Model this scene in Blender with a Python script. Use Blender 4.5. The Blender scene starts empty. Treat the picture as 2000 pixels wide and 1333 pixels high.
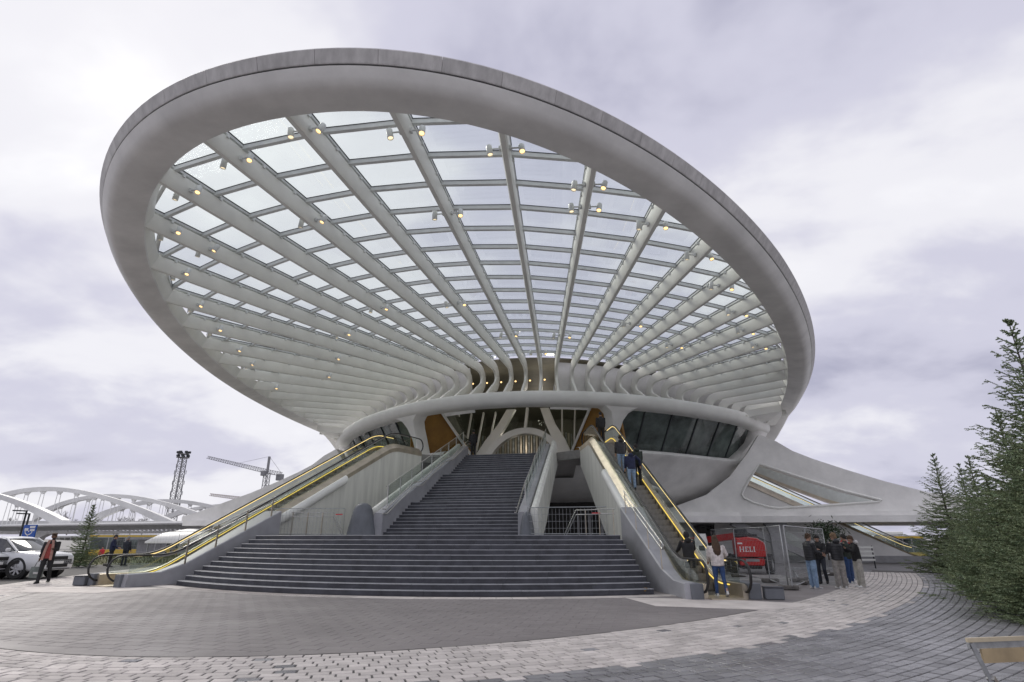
import bpy, bmesh, math, random
from math import sin, cos, pi, radians, sqrt, atan2, hypot
from mathutils import Vector, Matrix, Euler, noise
random.seed(7)
SC = bpy.context.scene
COL = SC.collection

# ------------------------------------------------------------ camera
AZ = radians(12.3); PITCH = math.atan(385/1105.0); CAMH = 1.6; CAMX = 8.2
cam = bpy.data.objects.new('camera', bpy.data.cameras.new('camera')); COL.objects.link(cam)
cam.location = (CAMX, 0, CAMH); cam.rotation_euler = (pi/2 + PITCH, 0, AZ)
cam.data.sensor_width = 36; cam.data.lens = 1105/2000*36
cam.data.clip_start = 0.1; cam.data.clip_end = 3000
SC.camera = cam
SC.view_settings.view_transform = 'Standard'; SC.view_settings.look = 'None'
SC.view_settings.exposure = 0.42; SC.view_settings.gamma = 1.0
SC.view_settings.use_curve_mapping = False

# ------------------------------------------------------------ world: overcast sky
SUN_EL = radians(41); SUN_ROT = radians(-54)
W = bpy.data.worlds.new('World'); SC.world = W; W.use_nodes = True
nt = W.node_tree; N = nt.nodes; L = nt.links; N.clear()
def wn(t, **k):
    n = N.new(t)
    for a, b in k.items(): setattr(n, a, b)
    return n
out = wn('ShaderNodeOutputWorld')
sky = wn('ShaderNodeTexSky', sky_type='NISHITA', sun_disc=False, sun_elevation=SUN_EL, sun_rotation=SUN_ROT)
bg1 = wn('ShaderNodeBackground'); L.new(sky.outputs[0], bg1.inputs[0]); bg1.inputs[1].default_value = 0.06
tc = wn('ShaderNodeTexCoord'); sep = wn('ShaderNodeSeparateXYZ'); L.new(tc.outputs['Generated'], sep.inputs[0])
def wm(op, a, b=None, c=None):
    n = wn('ShaderNodeMath', operation=op)
    for i, v in enumerate((a, b, c)):
        if v is None: continue
        if isinstance(v, (int, float)): n.inputs[i].default_value = v
        else: L.new(v, n.inputs[i])
    return n.outputs[0]
zz = wm('MAXIMUM', sep.outputs[2], 0.0)
zd = wm('ADD', zz, 0.32)
cx = wm('DIVIDE', sep.outputs[0], zd); cy = wm('DIVIDE', sep.outputs[1], zd)
cmb = wn('ShaderNodeCombineXYZ'); L.new(cx, cmb.inputs[0]); L.new(cy, cmb.inputs[1]); L.new(wm('MULTIPLY', zz, 0.6), cmb.inputs[2])
def wnoise(scale, detail, rough, loc, stretch=(1, 1, 1), dist=0.0):
    mp = wn('ShaderNodeMapping'); L.new(cmb.outputs[0], mp.inputs[0])
    mp.inputs['Location'].default_value = loc; mp.inputs['Scale'].default_value = stretch
    n = wn('ShaderNodeTexNoise'); L.new(mp.outputs[0], n.inputs['Vector'])
    n.inputs['Scale'].default_value = scale; n.inputs['Detail'].default_value = detail
    n.inputs['Roughness'].default_value = rough; n.inputs['Distortion'].default_value = dist
    return n.outputs[0]
n1 = wnoise(0.85, 5, 0.5, (SKY_A := (15.3, 7.7, 0)), (1, 1.25, 1), 0.3)
n2 = wnoise(2.6, 5, 0.55, (7.3, 2.2, 1.0), (1, 1.2, 1), 0.2)
mixv = wm('ADD', wm('MULTIPLY', n1, 0.74), wm('MULTIPLY', n2, 0.26))
# broad brightening of the cloud deck towards the hidden sun (up and to the left)
sd = Vector((sin(SUN_ROT)*cos(SUN_EL), cos(SUN_ROT)*cos(SUN_EL), sin(SUN_EL)))
dt = wn('ShaderNodeVectorMath', operation='DOT_PRODUCT'); L.new(tc.outputs['Generated'], dt.inputs[0]); dt.inputs[1].default_value = sd
glow = wm('POWER', wm('MAXIMUM', dt.outputs['Value'], 0.0), 8.0)
mixg = wm('ADD', mixv, wm('MULTIPLY', glow, 0.13))
hz = wm('POWER', wm('SUBTRACT', 1.0, zz), 10.0)
mixh = wm('ADD', mixg, wm('MULTIPLY', hz, 0.015))
cr = wn('ShaderNodeValToRGB'); L.new(mixh, cr.inputs[0])
e = cr.color_ramp; e.interpolation = 'EASE'
e.elements[0].position = 0.36; e.elements[0].color = (0.36, 0.36, 0.47, 1)
e.elements[1].position = 0.72; e.elements[1].color = (1.0, 1.0, 1.0, 1)
m = e.elements.new(0.47); m.color = (0.56, 0.555, 0.66, 1)
m = e.elements.new(0.56); m.color = (0.76, 0.755, 0.80, 1)
bg2 = wn('ShaderNodeBackground'); L.new(cr.outputs[0], bg2.inputs[0]); bg2.inputs[1].default_value = 0.88
mx = wn('ShaderNodeMixShader'); mx.inputs[0].default_value = 0.97
L.new(bg1.outputs[0], mx.inputs[1]); L.new(bg2.outputs[0], mx.inputs[2]); L.new(mx.outputs[0], out.inputs[0])

sun = bpy.data.objects.new('sun', bpy.data.lights.new('sun', 'SUN')); COL.objects.link(sun)
sun.data.energy = 1.5; sun.data.angle = radians(25); sun.data.color = (1, 0.95, 0.87)
sun.rotation_euler = (-sd).to_track_quat('-Z', 'Y').to_euler(); sun.location = (0, 0, 60)

# ------------------------------------------------------------ helpers
MATS = {}
def mat(name, col, rough=0.6, metal=0.0, var=0.08, vscale=3.0, bump=0.0, bscale=20.0, col2=None, emis=None, estr=0.0,
        island=0.0, spec=0.5, coat=0.0, streak=False, trans=0.0, wet=None):
    m = bpy.data.materials.new(name); m.use_nodes = True
    t = m.node_tree; n = t.nodes; l = t.links
    b = n['Principled BSDF']
    b.inputs['Roughness'].default_value = rough; b.inputs['Metallic'].default_value = metal
    b.inputs['Specular IOR Level'].default_value = spec
    if coat: b.inputs['Coat Weight'].default_value = coat; b.inputs['Coat Roughness'].default_value = 0.08
    if trans: b.inputs['Transmission Weight'].default_value = trans
    tcn = n.new('ShaderNodeTexCoord'); mp = n.new('ShaderNodeMapping'); l.new(tcn.outputs['Object'], mp.inputs[0])
    if streak: mp.inputs['Scale'].default_value = (4, 4, 0.35)
    nz = n.new('ShaderNodeTexNoise'); l.new(mp.outputs[0], nz.inputs['Vector'])
    nz.inputs['Scale'].default_value = vscale; nz.inputs['Detail'].default_value = 6; nz.inputs['Roughness'].default_value = 0.6
    c2 = col2 if col2 else tuple(c*(1-2.2*var) for c in col)
    c1 = tuple(min(1, c*(1+var)) for c in col)
    mix = n.new('ShaderNodeMix'); mix.data_type = 'RGBA'
    rp = n.new('ShaderNodeMapRange'); l.new(nz.outputs[0], rp.inputs[0]); rp.inputs[1].default_value = 0.32; rp.inputs[2].default_value = 0.68
    l.new(rp.outputs[0], mix.inputs[0]); mix.inputs[6].default_value = (*c2, 1); mix.inputs[7].default_value = (*c1, 1)
    csock = mix.outputs[2]
    if island:
        g = n.new('ShaderNodeNewGeometry'); oi = n.new('ShaderNodeObjectInfo')
        ad = n.new('ShaderNodeMath'); ad.operation = 'ADD'; l.new(g.outputs['Random Per Island'], ad.inputs[0]); l.new(oi.outputs['Random'], ad.inputs[1])
        fr = n.new('ShaderNodeMath'); fr.operation = 'FRACT'; l.new(ad.outputs[0], fr.inputs[0])
        mr = n.new('ShaderNodeMapRange'); l.new(fr.outputs[0], mr.inputs[0]); mr.inputs[3].default_value = 1-island; mr.inputs[4].default_value = 1+island
        vm = n.new('ShaderNodeVectorMath'); vm.operation = 'SCALE'; l.new(csock, vm.inputs[0]); l.new(mr.outputs[0], vm.inputs['Scale'])
        csock = vm.outputs[0]
    l.new(csock, b.inputs['Base Color'])
    if wet:
        g2 = n.new('ShaderNodeNewGeometry'); nw = n.new('ShaderNodeTexNoise'); l.new(g2.outputs['Position'], nw.inputs['Vector'])
        nw.inputs['Scale'].default_value = 0.35; nw.inputs['Detail'].default_value = 5; nw.inputs['Roughness'].default_value = 0.65
        rw = n.new('ShaderNodeMapRange'); l.new(nw.outputs[0], rw.inputs[0]); rw.inputs[1].default_value = 0.42; rw.inputs[2].default_value = 0.58
        rw.inputs[3].default_value = wet[0]; rw.inputs[4].default_value = wet[1]; l.new(rw.outputs[0], b.inputs['Roughness'])
    if emis:
        b.inputs['Emission Color'].default_value = (*emis, 1); b.inputs['Emission Strength'].default_value = estr
    if bump:
        nb = n.new('ShaderNodeTexNoise'); l.new(tcn.outputs['Object'], nb.inputs['Vector'])
        nb.inputs['Scale'].default_value = bscale; nb.inputs['Detail'].default_value = 4
        bp = n.new('ShaderNodeBump'); bp.inputs['Strength'].default_value = bump; bp.inputs['Distance'].default_value = 0.02
        l.new(nb.outputs[0], bp.inputs['Height']); l.new(bp.outputs[0], b.inputs['Normal'])
    MATS[name] = m
    return m
def glassmat(name, tint, refl=0.08, rough=0.02):
    m = bpy.data.materials.new(name); m.use_nodes = True
    t = m.node_tree; n = t.nodes; l = t.links; n.clear()
    o = n.new('ShaderNodeOutputMaterial'); tr = n.new('ShaderNodeBsdfTransparent'); gl = n.new('ShaderNodeBsdfGlossy')
    nz = n.new('ShaderNodeTexNoise'); nz.inputs['Scale'].default_value = 0.8; tcn = n.new('ShaderNodeTexCoord'); l.new(tcn.outputs['Object'], nz.inputs['Vector'])
    mix = n.new('ShaderNodeMix'); mix.data_type = 'RGBA'; l.new(nz.outputs[0], mix.inputs[0])
    mix.inputs[6].default_value = (*[c*0.985 for c in tint], 1); mix.inputs[7].default_value = (*tint, 1)
    l.new(mix.outputs[2], tr.inputs[0])
    fr = n.new('ShaderNodeLayerWeight'); fr.inputs[0].default_value = 0.5
    pw = n.new('ShaderNodeMath'); pw.operation = 'POWER'; l.new(fr.outputs['Facing'], pw.inputs[0]); pw.inputs[1].default_value = 4.0
    ad = n.new('ShaderNodeMath'); ad.operation = 'MULTIPLY_ADD'; l.new(pw.outputs[0], ad.inputs[0]); ad.inputs[1].default_value = 0.5; ad.inputs[2].default_value = refl
    gl.inputs['Roughness'].default_value = rough; gl.inputs[0].default_value = (0.9, 0.93, 0.93, 1)
    mx = n.new('ShaderNodeMixShader'); l.new(ad.outputs[0], mx.inputs[0]); l.new(tr.outputs[0], mx.inputs[1]); l.new(gl.outputs[0], mx.inputs[2])
    l.new(mx.outputs[0], o.inputs[0]); MATS[name] = m
    return m

WL = {}      # world location of every parent, for children built in world coordinates
def reg(o, w): WL[o.name] = Vector(w)
def prop(o, label=None, cat=None, group=None, kind=None):
    if label: o['label'] = label
    if cat: o['category'] = cat
    if group: o['group'] = group
    if kind: o['kind'] = kind
    return o
def thing(name, label, cat, loc=(0, 0, 0), group=None, rz=0.0, kind=None):
    o = bpy.data.objects.new(name, None); COL.objects.link(o)
    o.empty_display_size = 0.3; o.location = loc; o.rotation_euler = (0, 0, rz); reg(o, loc)
    return prop(o, label, cat, group, kind)

class MB:
    def __init__(s): s.v = []; s.f = []; s.mi = []; s.cur = 0
    def add(s, vs, fs):
        b = len(s.v); s.v += [tuple(v) for v in vs]; s.f += [tuple(b+i for i in f) for f in fs]; s.mi += [s.cur]*len(fs)
        return s
    def hexa(s, p):       # 8 points: bottom 4 ccw, top 4 ccw
        return s.add(p, [(3, 2, 1, 0), (4, 5, 6, 7), (0, 1, 5, 4), (1, 2, 6, 5), (2, 3, 7, 6), (3, 0, 4, 7)])
    def box(s, c, d, M=None):
        x, y, z = d[0]/2, d[1]/2, d[2]/2
        p = [Vector(q) for q in ((-x,-y,-z),(x,-y,-z),(x,y,-z),(-x,y,-z),(-x,-y,z),(x,-y,z),(x,y,z),(-x,y,z))]
        if M is not None: p = [M @ q for q in p]
        return s.hexa([q + Vector(c) for q in p])
    def cbox(s, c, d, ch=0.02, M=None):   # box with chamfered edges
        x, y, z = d[0]/2, d[1]/2, d[2]/2; rings = []
        for zz, k in ((-z, ch), (-z+ch, 0), (z-ch, 0), (z, ch)):
            a, b = x-k, y-k; e = min(ch, a*0.9, b*0.9)
            rings.append([Vector(q) for q in ((-a+e,-b,zz),(a-e,-b,zz),(a,-b+e,zz),(a,b-e,zz),(a-e,b,zz),(-a+e,b,zz),(-a,b-e,zz),(-a,-b+e,zz))])
        rings = [[(M @ q if M is not None else q) + Vector(c) for q in r] for r in rings]
        return s.loft(rings, True, True)
    def loft(s, rings, closed=True, cap=False, loop=False):
        n = len(rings[0]); b = len(s.v); vs = [tuple(v) for r in rings for v in r]; fs = []
        m = len(rings); kk = n if closed else n-1
        for i in range(m if loop else m-1):
            i2 = (i+1) % m
            for j in range(kk):
                j2 = (j+1) % n
                fs.append((i*n+j, i*n+j2, i2*n+j2, i2*n+j))
        if cap:
            fs.append(tuple(range(n))[::-1]); fs.append(tuple((m-1)*n+j for j in range(n)))
        return s.add(vs, fs)
    def tube(s, pts, r, n=8, cap=True, loop=False, flat=None):
        pts = [Vector(p) for p in pts]; m = len(pts); rings = []
        rs = r if isinstance(r, (list, tuple)) else [r]*m
        prev = None
        for i, p in enumerate(pts):
            if loop: t = pts[(i+1) % m]-pts[i-1]
            else: t = pts[min(i+1, m-1)]-pts[max(i-1, 0)]
            t.normalize()
            if prev is None:
                a = Vector((0, 0, 1)) if abs(t.z) < 0.9 else Vector((1, 0, 0))
                u = t.cross(a).normalized()
            else:
                u = (prev - t*prev.dot(t)).normalized()
            prev = u; w = u.cross(t)
            fu, fw = flat if flat else (1, 1)
            rings.append([p + u*rs[i]*fu*cos(2*pi*j/n) + w*rs[i]*fw*sin(2*pi*j/n) for j in range(n)])
        return s.loft(rings, True, cap and not loop, loop)
    def bar(s, a, b, w, h, up=(0, 0, 1)):     # rectangular bar a->b
        a, b = Vector(a), Vector(b); t = (b-a).normalized(); u = Vector(up)
        if abs(t.dot(u)) > 0.97: u = Vector((1, 0, 0))
        sd = t.cross(u).normalized(); up2 = sd.cross(t).normalized()
        q = [(-w/2, -h/2), (w/2, -h/2), (w/2, h/2), (-w/2, h/2)]
        return s.loft([[p + sd*x + up2*y for x, y in q] for p in (a, b)], True, True)
    def prism(s, poly, d, o=(0, 0, 0)):       # polygon of 3-D points extruded by vector d
        p = [Vector(q)+Vector(o) for q in poly]; n = len(p); d = Vector(d)
        return s.add(p+[q+d for q in p], [tuple(range(n))[::-1], tuple(range(n, 2*n))]+[(i, (i+1) % n, n+(i+1) % n, n+i) for i in range(n)])
    def lathe(s, prof, n=16, c=(0, 0, 0), M=None, cap=True):
        rings = []
        for r, z in prof:
            ring = [Vector((r*cos(2*pi*j/n), r*sin(2*pi*j/n), z)) for j in range(n)]
            rings.append([(M @ q if M is not None else q)+Vector(c) for q in ring])
        return s.loft(rings, True, cap)
    def ell(s, c, r, n=12, m=8, M=None):
        rings = []
        for i in range(1, m):
            a = pi*i/m; ring = [Vector((r[0]*sin(a)*cos(2*pi*j/n), r[1]*sin(a)*sin(2*pi*j/n), -r[2]*cos(a))) for j in range(n)]
            rings.append([(M @ q if M is not None else q)+Vector(c) for q in ring])
        return s.loft(rings, True, True)
    def mesh(s, name, mats):
        me = bpy.data.meshes.new(name); me.from_pydata(s.v, [], s.f)
        if not isinstance(mats, (list, tuple)): mats = [mats]
        for mm in mats: me.materials.append(MATS[mm] if isinstance(mm, str) else mm)
        if len(mats) > 1: me.polygons.foreach_set('material_index', s.mi)
        return me
    def build(s, name, mats, parent=None, smooth=0, world=True, label=None, kind=None, fix=True):
        me = s.mesh(name, mats)
        if fix:
            bm = bmesh.new(); bm.from_mesh(me); bmesh.ops.recalc_face_normals(bm, faces=bm.faces); bm.to_mesh(me); bm.free()
        if smooth:
            me.shade_smooth(); me.set_sharp_from_angle(angle=radians(smooth))
        o = bpy.data.objects.new(name, me); COL.objects.link(o)
        w = Vector((0, 0, 0))
        if parent is not None:
            o.parent = parent
            if world: o.location = -WL[parent.name]
            else: w = WL[parent.name]
        reg(o, w if parent is not None and not world else (0, 0, 0))
        if label: o['label'] = label
        if kind: o['kind'] = kind
        return o
def inst(src, name, parent, loc=(0, 0, 0), rot=(0, 0, 0), scale=None, world=False):
    o = bpy.data.objects.new(name, src.data if hasattr(src, 'data') else src); COL.objects.link(o)
    o.parent = parent; o.location = Vector(loc)-(WL[parent.name] if world else Vector((0, 0, 0))); o.rotation_euler = rot
    if scale: o.scale = scale
    return o
def copy_tree(o, parent=None, **props):
    c = o.copy(); COL.objects.link(c); c.parent = parent
    for k, v in props.items(): c[k] = v
    for ch in [x for x in KIDS.get(o.name, o.children)]: copy_tree(ch, c)
    return c
KIDS = {}
def lerp(a, b, t): return a+(b-a)*t
def V(*a): return Vector(a)
FW = Vector((-sin(AZ)*cos(PITCH), cos(AZ)*cos(PITCH), sin(PITCH))); RT = Vector((cos(AZ), sin(AZ), 0)); UPV = RT.cross(FW)
def ray(x, y): return FW + RT*((x-1000)/1105.0) - UPV*((y-667)/1105.0)
C0 = Vector((CAMX, 0, CAMH))
def at(x, y, Y):                     # survey helper: the point on the line of sight at depth Y along the station axis
    d = ray(x, y); return C0 + d*(Y/d.y)
def gnd(x, y, z=0.0):
    d = ray(x, y); return C0 + d*((z-CAMH)/d.z)

# ------------------------------------------------------------ materials
mat('white_paint', (0.80, 0.80, 0.77), 0.45, var=0.04, vscale=0.7)
mat('white_shell', (0.80, 0.79, 0.77), 0.5, var=0.07, vscale=0.7)
mat('rib_paint', (0.84, 0.84, 0.79), 0.42, var=0.04, vscale=0.8)
mat('fascia', (0.56, 0.545, 0.535), 0.6, var=0.10, vscale=1.3, streak=True, island=0.06, bump=0.1)
mat('joint_dark', (0.06, 0.06, 0.06), 0.8)
mat('purlin_paint', (0.72, 0.74, 0.73), 0.4, var=0.05)
mat('gasket', (0.03, 0.035, 0.04), 0.6)
mat('concrete_wall', (0.76, 0.76, 0.71), 0.6, var=0.07, vscale=0.9, streak=True, bump=0.05)
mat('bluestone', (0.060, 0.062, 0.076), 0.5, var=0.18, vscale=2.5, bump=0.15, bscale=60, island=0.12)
mat('bluestone_side', (0.15, 0.16, 0.18), 0.5, var=0.12, vscale=1.5, bump=0.1, bscale=40)
mat('steel', (0.55, 0.54, 0.52), 0.3, metal=0.9, var=0.05)
mat('steel_satin', (0.52, 0.46, 0.37), 0.38, metal=0.7, var=0.10, vscale=2)
mat('galvanised', (0.45, 0.46, 0.47), 0.45, metal=0.7, var=0.12, vscale=8)
mat('rubber', (0.018, 0.017, 0.017), 0.45)
mat('led_gold', (0.9, 0.7, 0.2), 0.5, emis=(1.0, 0.72, 0.12), estr=0.85)
mat('led_warm', (0.9, 0.8, 0.6), 0.5, emis=(1.0, 0.62, 0.25), estr=1.6)
mat('led_dim', (0.8, 0.75, 0.6), 0.5, emis=(1.0, 0.80, 0.50), estr=0.9)
mat('ochre_panel', (0.30, 0.155, 0.03), 0.6, var=0.10, vscale=1.5)
mat('hall_strip', (0.5, 0.52, 0.52), 0.35, var=0.3, vscale=2)
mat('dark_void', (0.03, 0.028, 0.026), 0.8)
mat('olive_hall', (0.24, 0.23, 0.185), 0.6, var=0.15, vscale=0.4)
mat('dark_glass', (0.10, 0.125, 0.115), 0.07, spec=0.8, var=0.45, vscale=0.5)
mat('hall_glass', (0.16, 0.18, 0.155), 0.12, spec=0.7, var=0.25, vscale=0.6)
mat('floor_stone', (0.28, 0.27, 0.26), 0.5, var=0.1)
mat('paver_light', (0.56, 0.515, 0.49), 0.62, var=0.10, vscale=1.2, island=0.16, bump=0.25, bscale=90, wet=(0.75, 0.6))
mat('paver_grey', (0.25, 0.245, 0.255), 0.5, var=0.12, vscale=0.9, island=0.22, bump=0.25, bscale=90, wet=(0.50, 0.13))
mat('paver_plaza', (0.235, 0.212, 0.21), 0.6, var=0.10, vscale=0.35, island=0.05, bump=0.2, bscale=70, wet=(0.62, 0.5))
mat('joint_sand', (0.115, 0.11, 0.105), 0.9, var=0.2, vscale=5)
mat('asphalt', (0.20, 0.195, 0.195), 0.75, var=0.15, vscale=1.5, bump=0.2, bscale=150)
mat('ground_far', (0.20, 0.20, 0.19), 0.9, var=0.15, vscale=0.2)
glassmat('canopy_glass', (0.95, 0.975, 0.97), 0.035)
glassmat('clear_glass', (0.90, 0.93, 0.91), 0.05)
# ------------------------------------------------------------ ground
def ground_h(x, y):
    h = 0.0
    if x < -22:
        k = min(1, max(0, (-22-x)/14))*min(1, max(0, (y-33)/22)); h -= 1.0*k*k*(3-2*k)
    if x > 24:
        k = min(1, max(0, (x-24)/8))*min(1, max(0, (y-46)/15)); h -= 1.2*k*k*(3-2*k)
    return h
xs = [-1500, -900, -500, -300, -200, -150]+[-120+4*i for i in range(61)]+[150, 220, 300, 500, 900, 1500]
ys = [-300, -100, -40, -10, 0, 4]+[8+3*i for i in range(40)]+[135, 150, 180, 240, 350, 600, 1000, 1700]
vs = [(x, y, ground_h(x, y)-0.014) for y in ys for x in xs]; nx = len(xs)
fs = [(j*nx+i, j*nx+i+1, (j+1)*nx+i+1, (j+1)*nx+i) for j in range(len(ys)-1) for i in range(nx-1)]
mb = MB(); mb.add(vs, fs)
prop(mb.build('ground', 'asphalt', smooth=60), kind='structure')

def yb(r): return 7.7+0.066*r*r+0.00002*r**4
def barc(s_, off=0.0): pass
# arc-length table of the boundary curve of the light band
TAB = []; acc = 0; pr = None
for i in range(-1250, 1251):
    r = i*0.02; p = (r, yb(r))
    if pr: acc += hypot(p[0]-pr[0], p[1]-pr[1])
    TAB.append((acc, r)); pr = p
mid = TAB[1250][0]
import bisect
KEY = [a for a, _ in TAB]
def bpt(s, off):
    a = s+mid; i = max(1, min(len(TAB)-1, bisect.bisect(KEY, a)))
    a0, r0 = TAB[i-1]; a1, r1 = TAB[i]; r = lerp(r0, r1, (a-a0)/(a1-a0)); dy = 0.132*r+0.00008*r**3
    q = sqrt(1+dy*dy); return r+off*dy/q, yb(r)-off/q, atan2(dy, 1)

base = MB()
def ribbon(name, o0, o1, s0, s1, z, m, n=160):
    mb = MB(); rr = []
    for i in range(n+1):
        s = lerp(s0, s1, i/n); a = bpt(s, o0); b = bpt(s, o1); rr.append([V(a[0], a[1], z), V(b[0], b[1], z)])
    mb.loft(rr, False); return prop(mb.build(name, m, fix=False), kind='structure')
ribbon('paving_bed', -0.02, 10.2, -36, 36, -0.010, 'joint_sand')

LPV, WPV, RH = 0.25, 0.0, 0.172
bandmb, greymb = MB(), MB(); near = []
def paver_pts(x, y, a, l, w, z, mbx):
    c, s = cos(a), sin(a); q = []
    for zz, k in ((-0.012, 0), (z-0.005, 0), (z, 0.006)):
        for u, v in ((-l/2+k, -w/2+k), (l/2-k, -w/2+k), (l/2-k, w/2-k), (-l/2+k, w/2-k)):
            q.append((x+u*c-v*s, y+u*s+v*c, zz))
    b = [(4, 5, 9, 8), (5, 6, 10, 9), (6, 7, 11, 10), (7, 4, 8, 11), (8, 9, 10, 11), (0, 1, 5, 4), (1, 2, 6, 5), (2, 3, 7, 6), (3, 0, 4, 7)]
    mbx.add(q, b)
row = 0; off = RH/2
rnd = random.Random(3)
while off < 10:
    stretch = 1.0
    n = int(34/LPV); sh = (row % 2)*0.5+(0.25 if row % 4 > 1 else 0)
    for k in range(-n, n):
        s = (k+sh)*LPV; x, y, a = bpt(s, off)
        if off > 2.3 and (x < -2.0): continue
        if y > 37 or y < 5.2: continue
        if off > 6 and y < 8.5: continue
        # pavers get longer outside the bend
        kap = 0.132/(1+(0.132*(x))**2)**1.5
        l = LPV*(1+off*max(0.0, 0.11/(1+(0.132*bpt(s, 0)[0])**2)**1.5))-0.022
        z = rnd.uniform(-0.003, 0.003); w = RH-0.018
        lim = 2.3+0.10*noise.noise(V(x*1.9, y*1.9, 0))
        if off < 2.0 or (off < 2.6 and off < lim): light = rnd.random() > 0.015
        else: light = False
        d = hypot(x-CAMX, y)
        vis = y > 7.3-0.15*abs(x)
        (near if True else near).append((d if vis else 99+d, x, y, a, l, w, z, light))
    off += RH; row += 1
near.sort(key=lambda t: t[0])
pav = thing('plaza_paving', None, None, (0, 0, 0), kind='structure')
m0 = {}
for nm, m in (('l', 'paver_light'), ('g', 'paver_grey')):
    q = MB(); paver_pts(0, 0, 0, 1, RH-0.018, 0, q); m0[nm] = q.mesh('paver', m)
cnt = 0
for t in near:
    d, x, y, a, l, w, z, light = t
    if cnt < 298 and d < 90:
        o = bpy.data.objects.new('paver', m0['l' if light else 'g']); COL.objects.link(o); o.parent = pav
        o.location = (x, y, z); o.rotation_euler = (0, 0, a); o.scale = (l, 1, 1); cnt += 1
    else: paver_pts(x, y, a, l, w, z, bandmb if light else greymb)
bandmb.build('light_pavers', 'paver_light', pav, kind='stuff', fix=False)
greymb.build('grey_pavers', 'paver_grey', pav, kind='stuff', fix=False)

# inner plaza: flat grey-mauve slabs in running bond
pl = MB(); row = 0; y = 7.6
while y < 19.8:
    x = -17-(row % 2)*0.225
    while x < 17:
        L_, Wd = 0.438, 0.284
        xc, yc = x+0.225, y+0.15
        inside = all(yy > yb(xx)+0.01 for xx in (x, x+0.45) for yy in (y,)) and hypot(xc, yc-33.8) > 17.05
        if inside and not (abs(xc) > 8.6 and yc > 17.9):
            paver_pts(xc, yc, 0, L_, Wd, rnd.uniform(-0.0012, 0.0012), pl)
        x += 0.45
    y += 0.30; row += 1
inner = thing('inner_paving', None, None, (0, 0, 0), kind='structure')
pl.build('plaza_slabs', 'paver_plaza', inner, kind='stuff', fix=False)
# bed under the slabs and the cut edge slabs along the arc
mb = MB(); rr = []
for i in range(121):
    r = -19+38*i/120; rr.append([V(r, yb(r), -0.006), V(r, max(yb(r), 24), -0.006)])
mb.loft(rr, False); prop(mb.build('inner_bed', 'paver_plaza', fix=False), kind='structure')
ribbon('edge_course', -0.34, -0.015, -15.5, 15.5, 0.001, 'paver_plaza')

# pale tactile strip along the foot of the stairs, with raised guiding bars
mb = MB(); n = 44
for i in range(n):
    a0, a1 = [radians(lerp(-33, 33, (i+j)/n)) for j in (0, 1)]; g = 0.0004
    q = [V(R*sin(a), 33.8-R*cos(a), z) for z in (-0.01, 0.004) for R, a in ((17.1, a0+g), (17.62, a0+g), (17.62, a1-g), (17.1, a1-g))]
    mb.add(q, [(4, 5, 6, 7), (0, 1, 5, 4), (1, 2, 6, 5), (2, 3, 7, 6), (3, 0, 4, 7)])
prop(mb.build('tactile_strip', 'paver_light'), kind='structure')
mb = MB()
for i in range(64):
    a = radians(-24+0.34*i); u = V(cos(a), sin(a), 0)*0.018; d = V(sin(a), -cos(a), 0)
    c = V(17.36*sin(a), 33.8-17.36*cos(a), 0)
    q = [c+d*k*0.19+u*s+V(0, 0, z) for z in (0.003, 0.011) for k, s in ((-1, -1), (1, -1), (1, 1), (-1, 1))]; mb.hexa(q)
prop(mb.build('tactile_bars', 'paver_light', inner), kind='stuff')
for sg in (-1, 1):
    mb = MB(); P = [(7.6, 17.85), (10.2, 17.95), (12.6, 17.2), (11.0, 15.6), (8.4, 15.9)]
    P = [(sg*x, y) for x, y in P]
    mb.prism([V(x, y, -0.01) for x, y in P], (0, 0, 0.0145)); prop(mb.build('pale_paving', 'paver_light'), kind='structure')
# dark bay on the right and the drive on the left
mb = MB(); mb.add([(11.2, 19, -0.009), (16.5, 26.5, -0.009), (20.5, 37, -0.009), (23, 46, -0.009), (8, 46, -0.009), (9.5, 24, -0.009)], [(0, 1, 2, 3, 4, 5)])
prop(mb.build('service_bay', 'asphalt', fix=False), kind='structure')
mb = MB()
for k in range(4):
    y = 26.2+0.95*k; mb.hexa([V(x, yy, z) for z in (-0.008, -0.003) for x, yy in ((10.6, y), (14.2, y+0.3), (14.2, y+0.62), (10.6, y+0.32))])
prop(mb.build('painted_stripes', mat('road_paint', (0.5, 0.5, 0.48), 0.6, var=0.2, vscale=6), fix=True), kind='structure')
# ------------------------------------------------------------ station building
mat('strut_grey2', (0.22, 0.22, 0.23), 0.6, var=0.1)
B = thing('station_building', 'white futuristic station hall with a huge oval glazed canopy tilted over the stairs', 'train station', (0, 38, 0))
def spow(v, p): return math.copysign(abs(v)**p, v)
def rimpt(th, n_=0.0, dz=0.0):
    a, b, sc, n, eg, z0, z1, z2, z3 = 19.061, 35.822, 46.148, 2.173, 0.188, 10.955, -0.287, -1.244, -1.789
    def base(t):
        u = spow(sin(t), 2/n); return V(a*spow(cos(t), 2/n)*(1+eg*u), sc+b*u, z0+z1*u+z2*u*u+z3*u**3)
    p = base(th); q = base(th+0.004)-base(th-0.004); t = V(q.x, q.y, 0).normalized(); nn = V(t.y, -t.x, 0)
    k = min(1.0, max(0.0, 1+sin(th))); ph = -radians(6)*k; n_ = n_+(0.15*min(1.0, 3*k)*min(1.0, max(0.0, (dz+0.05)/0.7)) if n_ > 1.05 else 0.0)      # the section tips outwards and down along the flanks
    return p+nn*(n_*cos(ph)-dz*sin(ph))+V(0, 0, n_*sin(ph)+dz*cos(ph))
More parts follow.
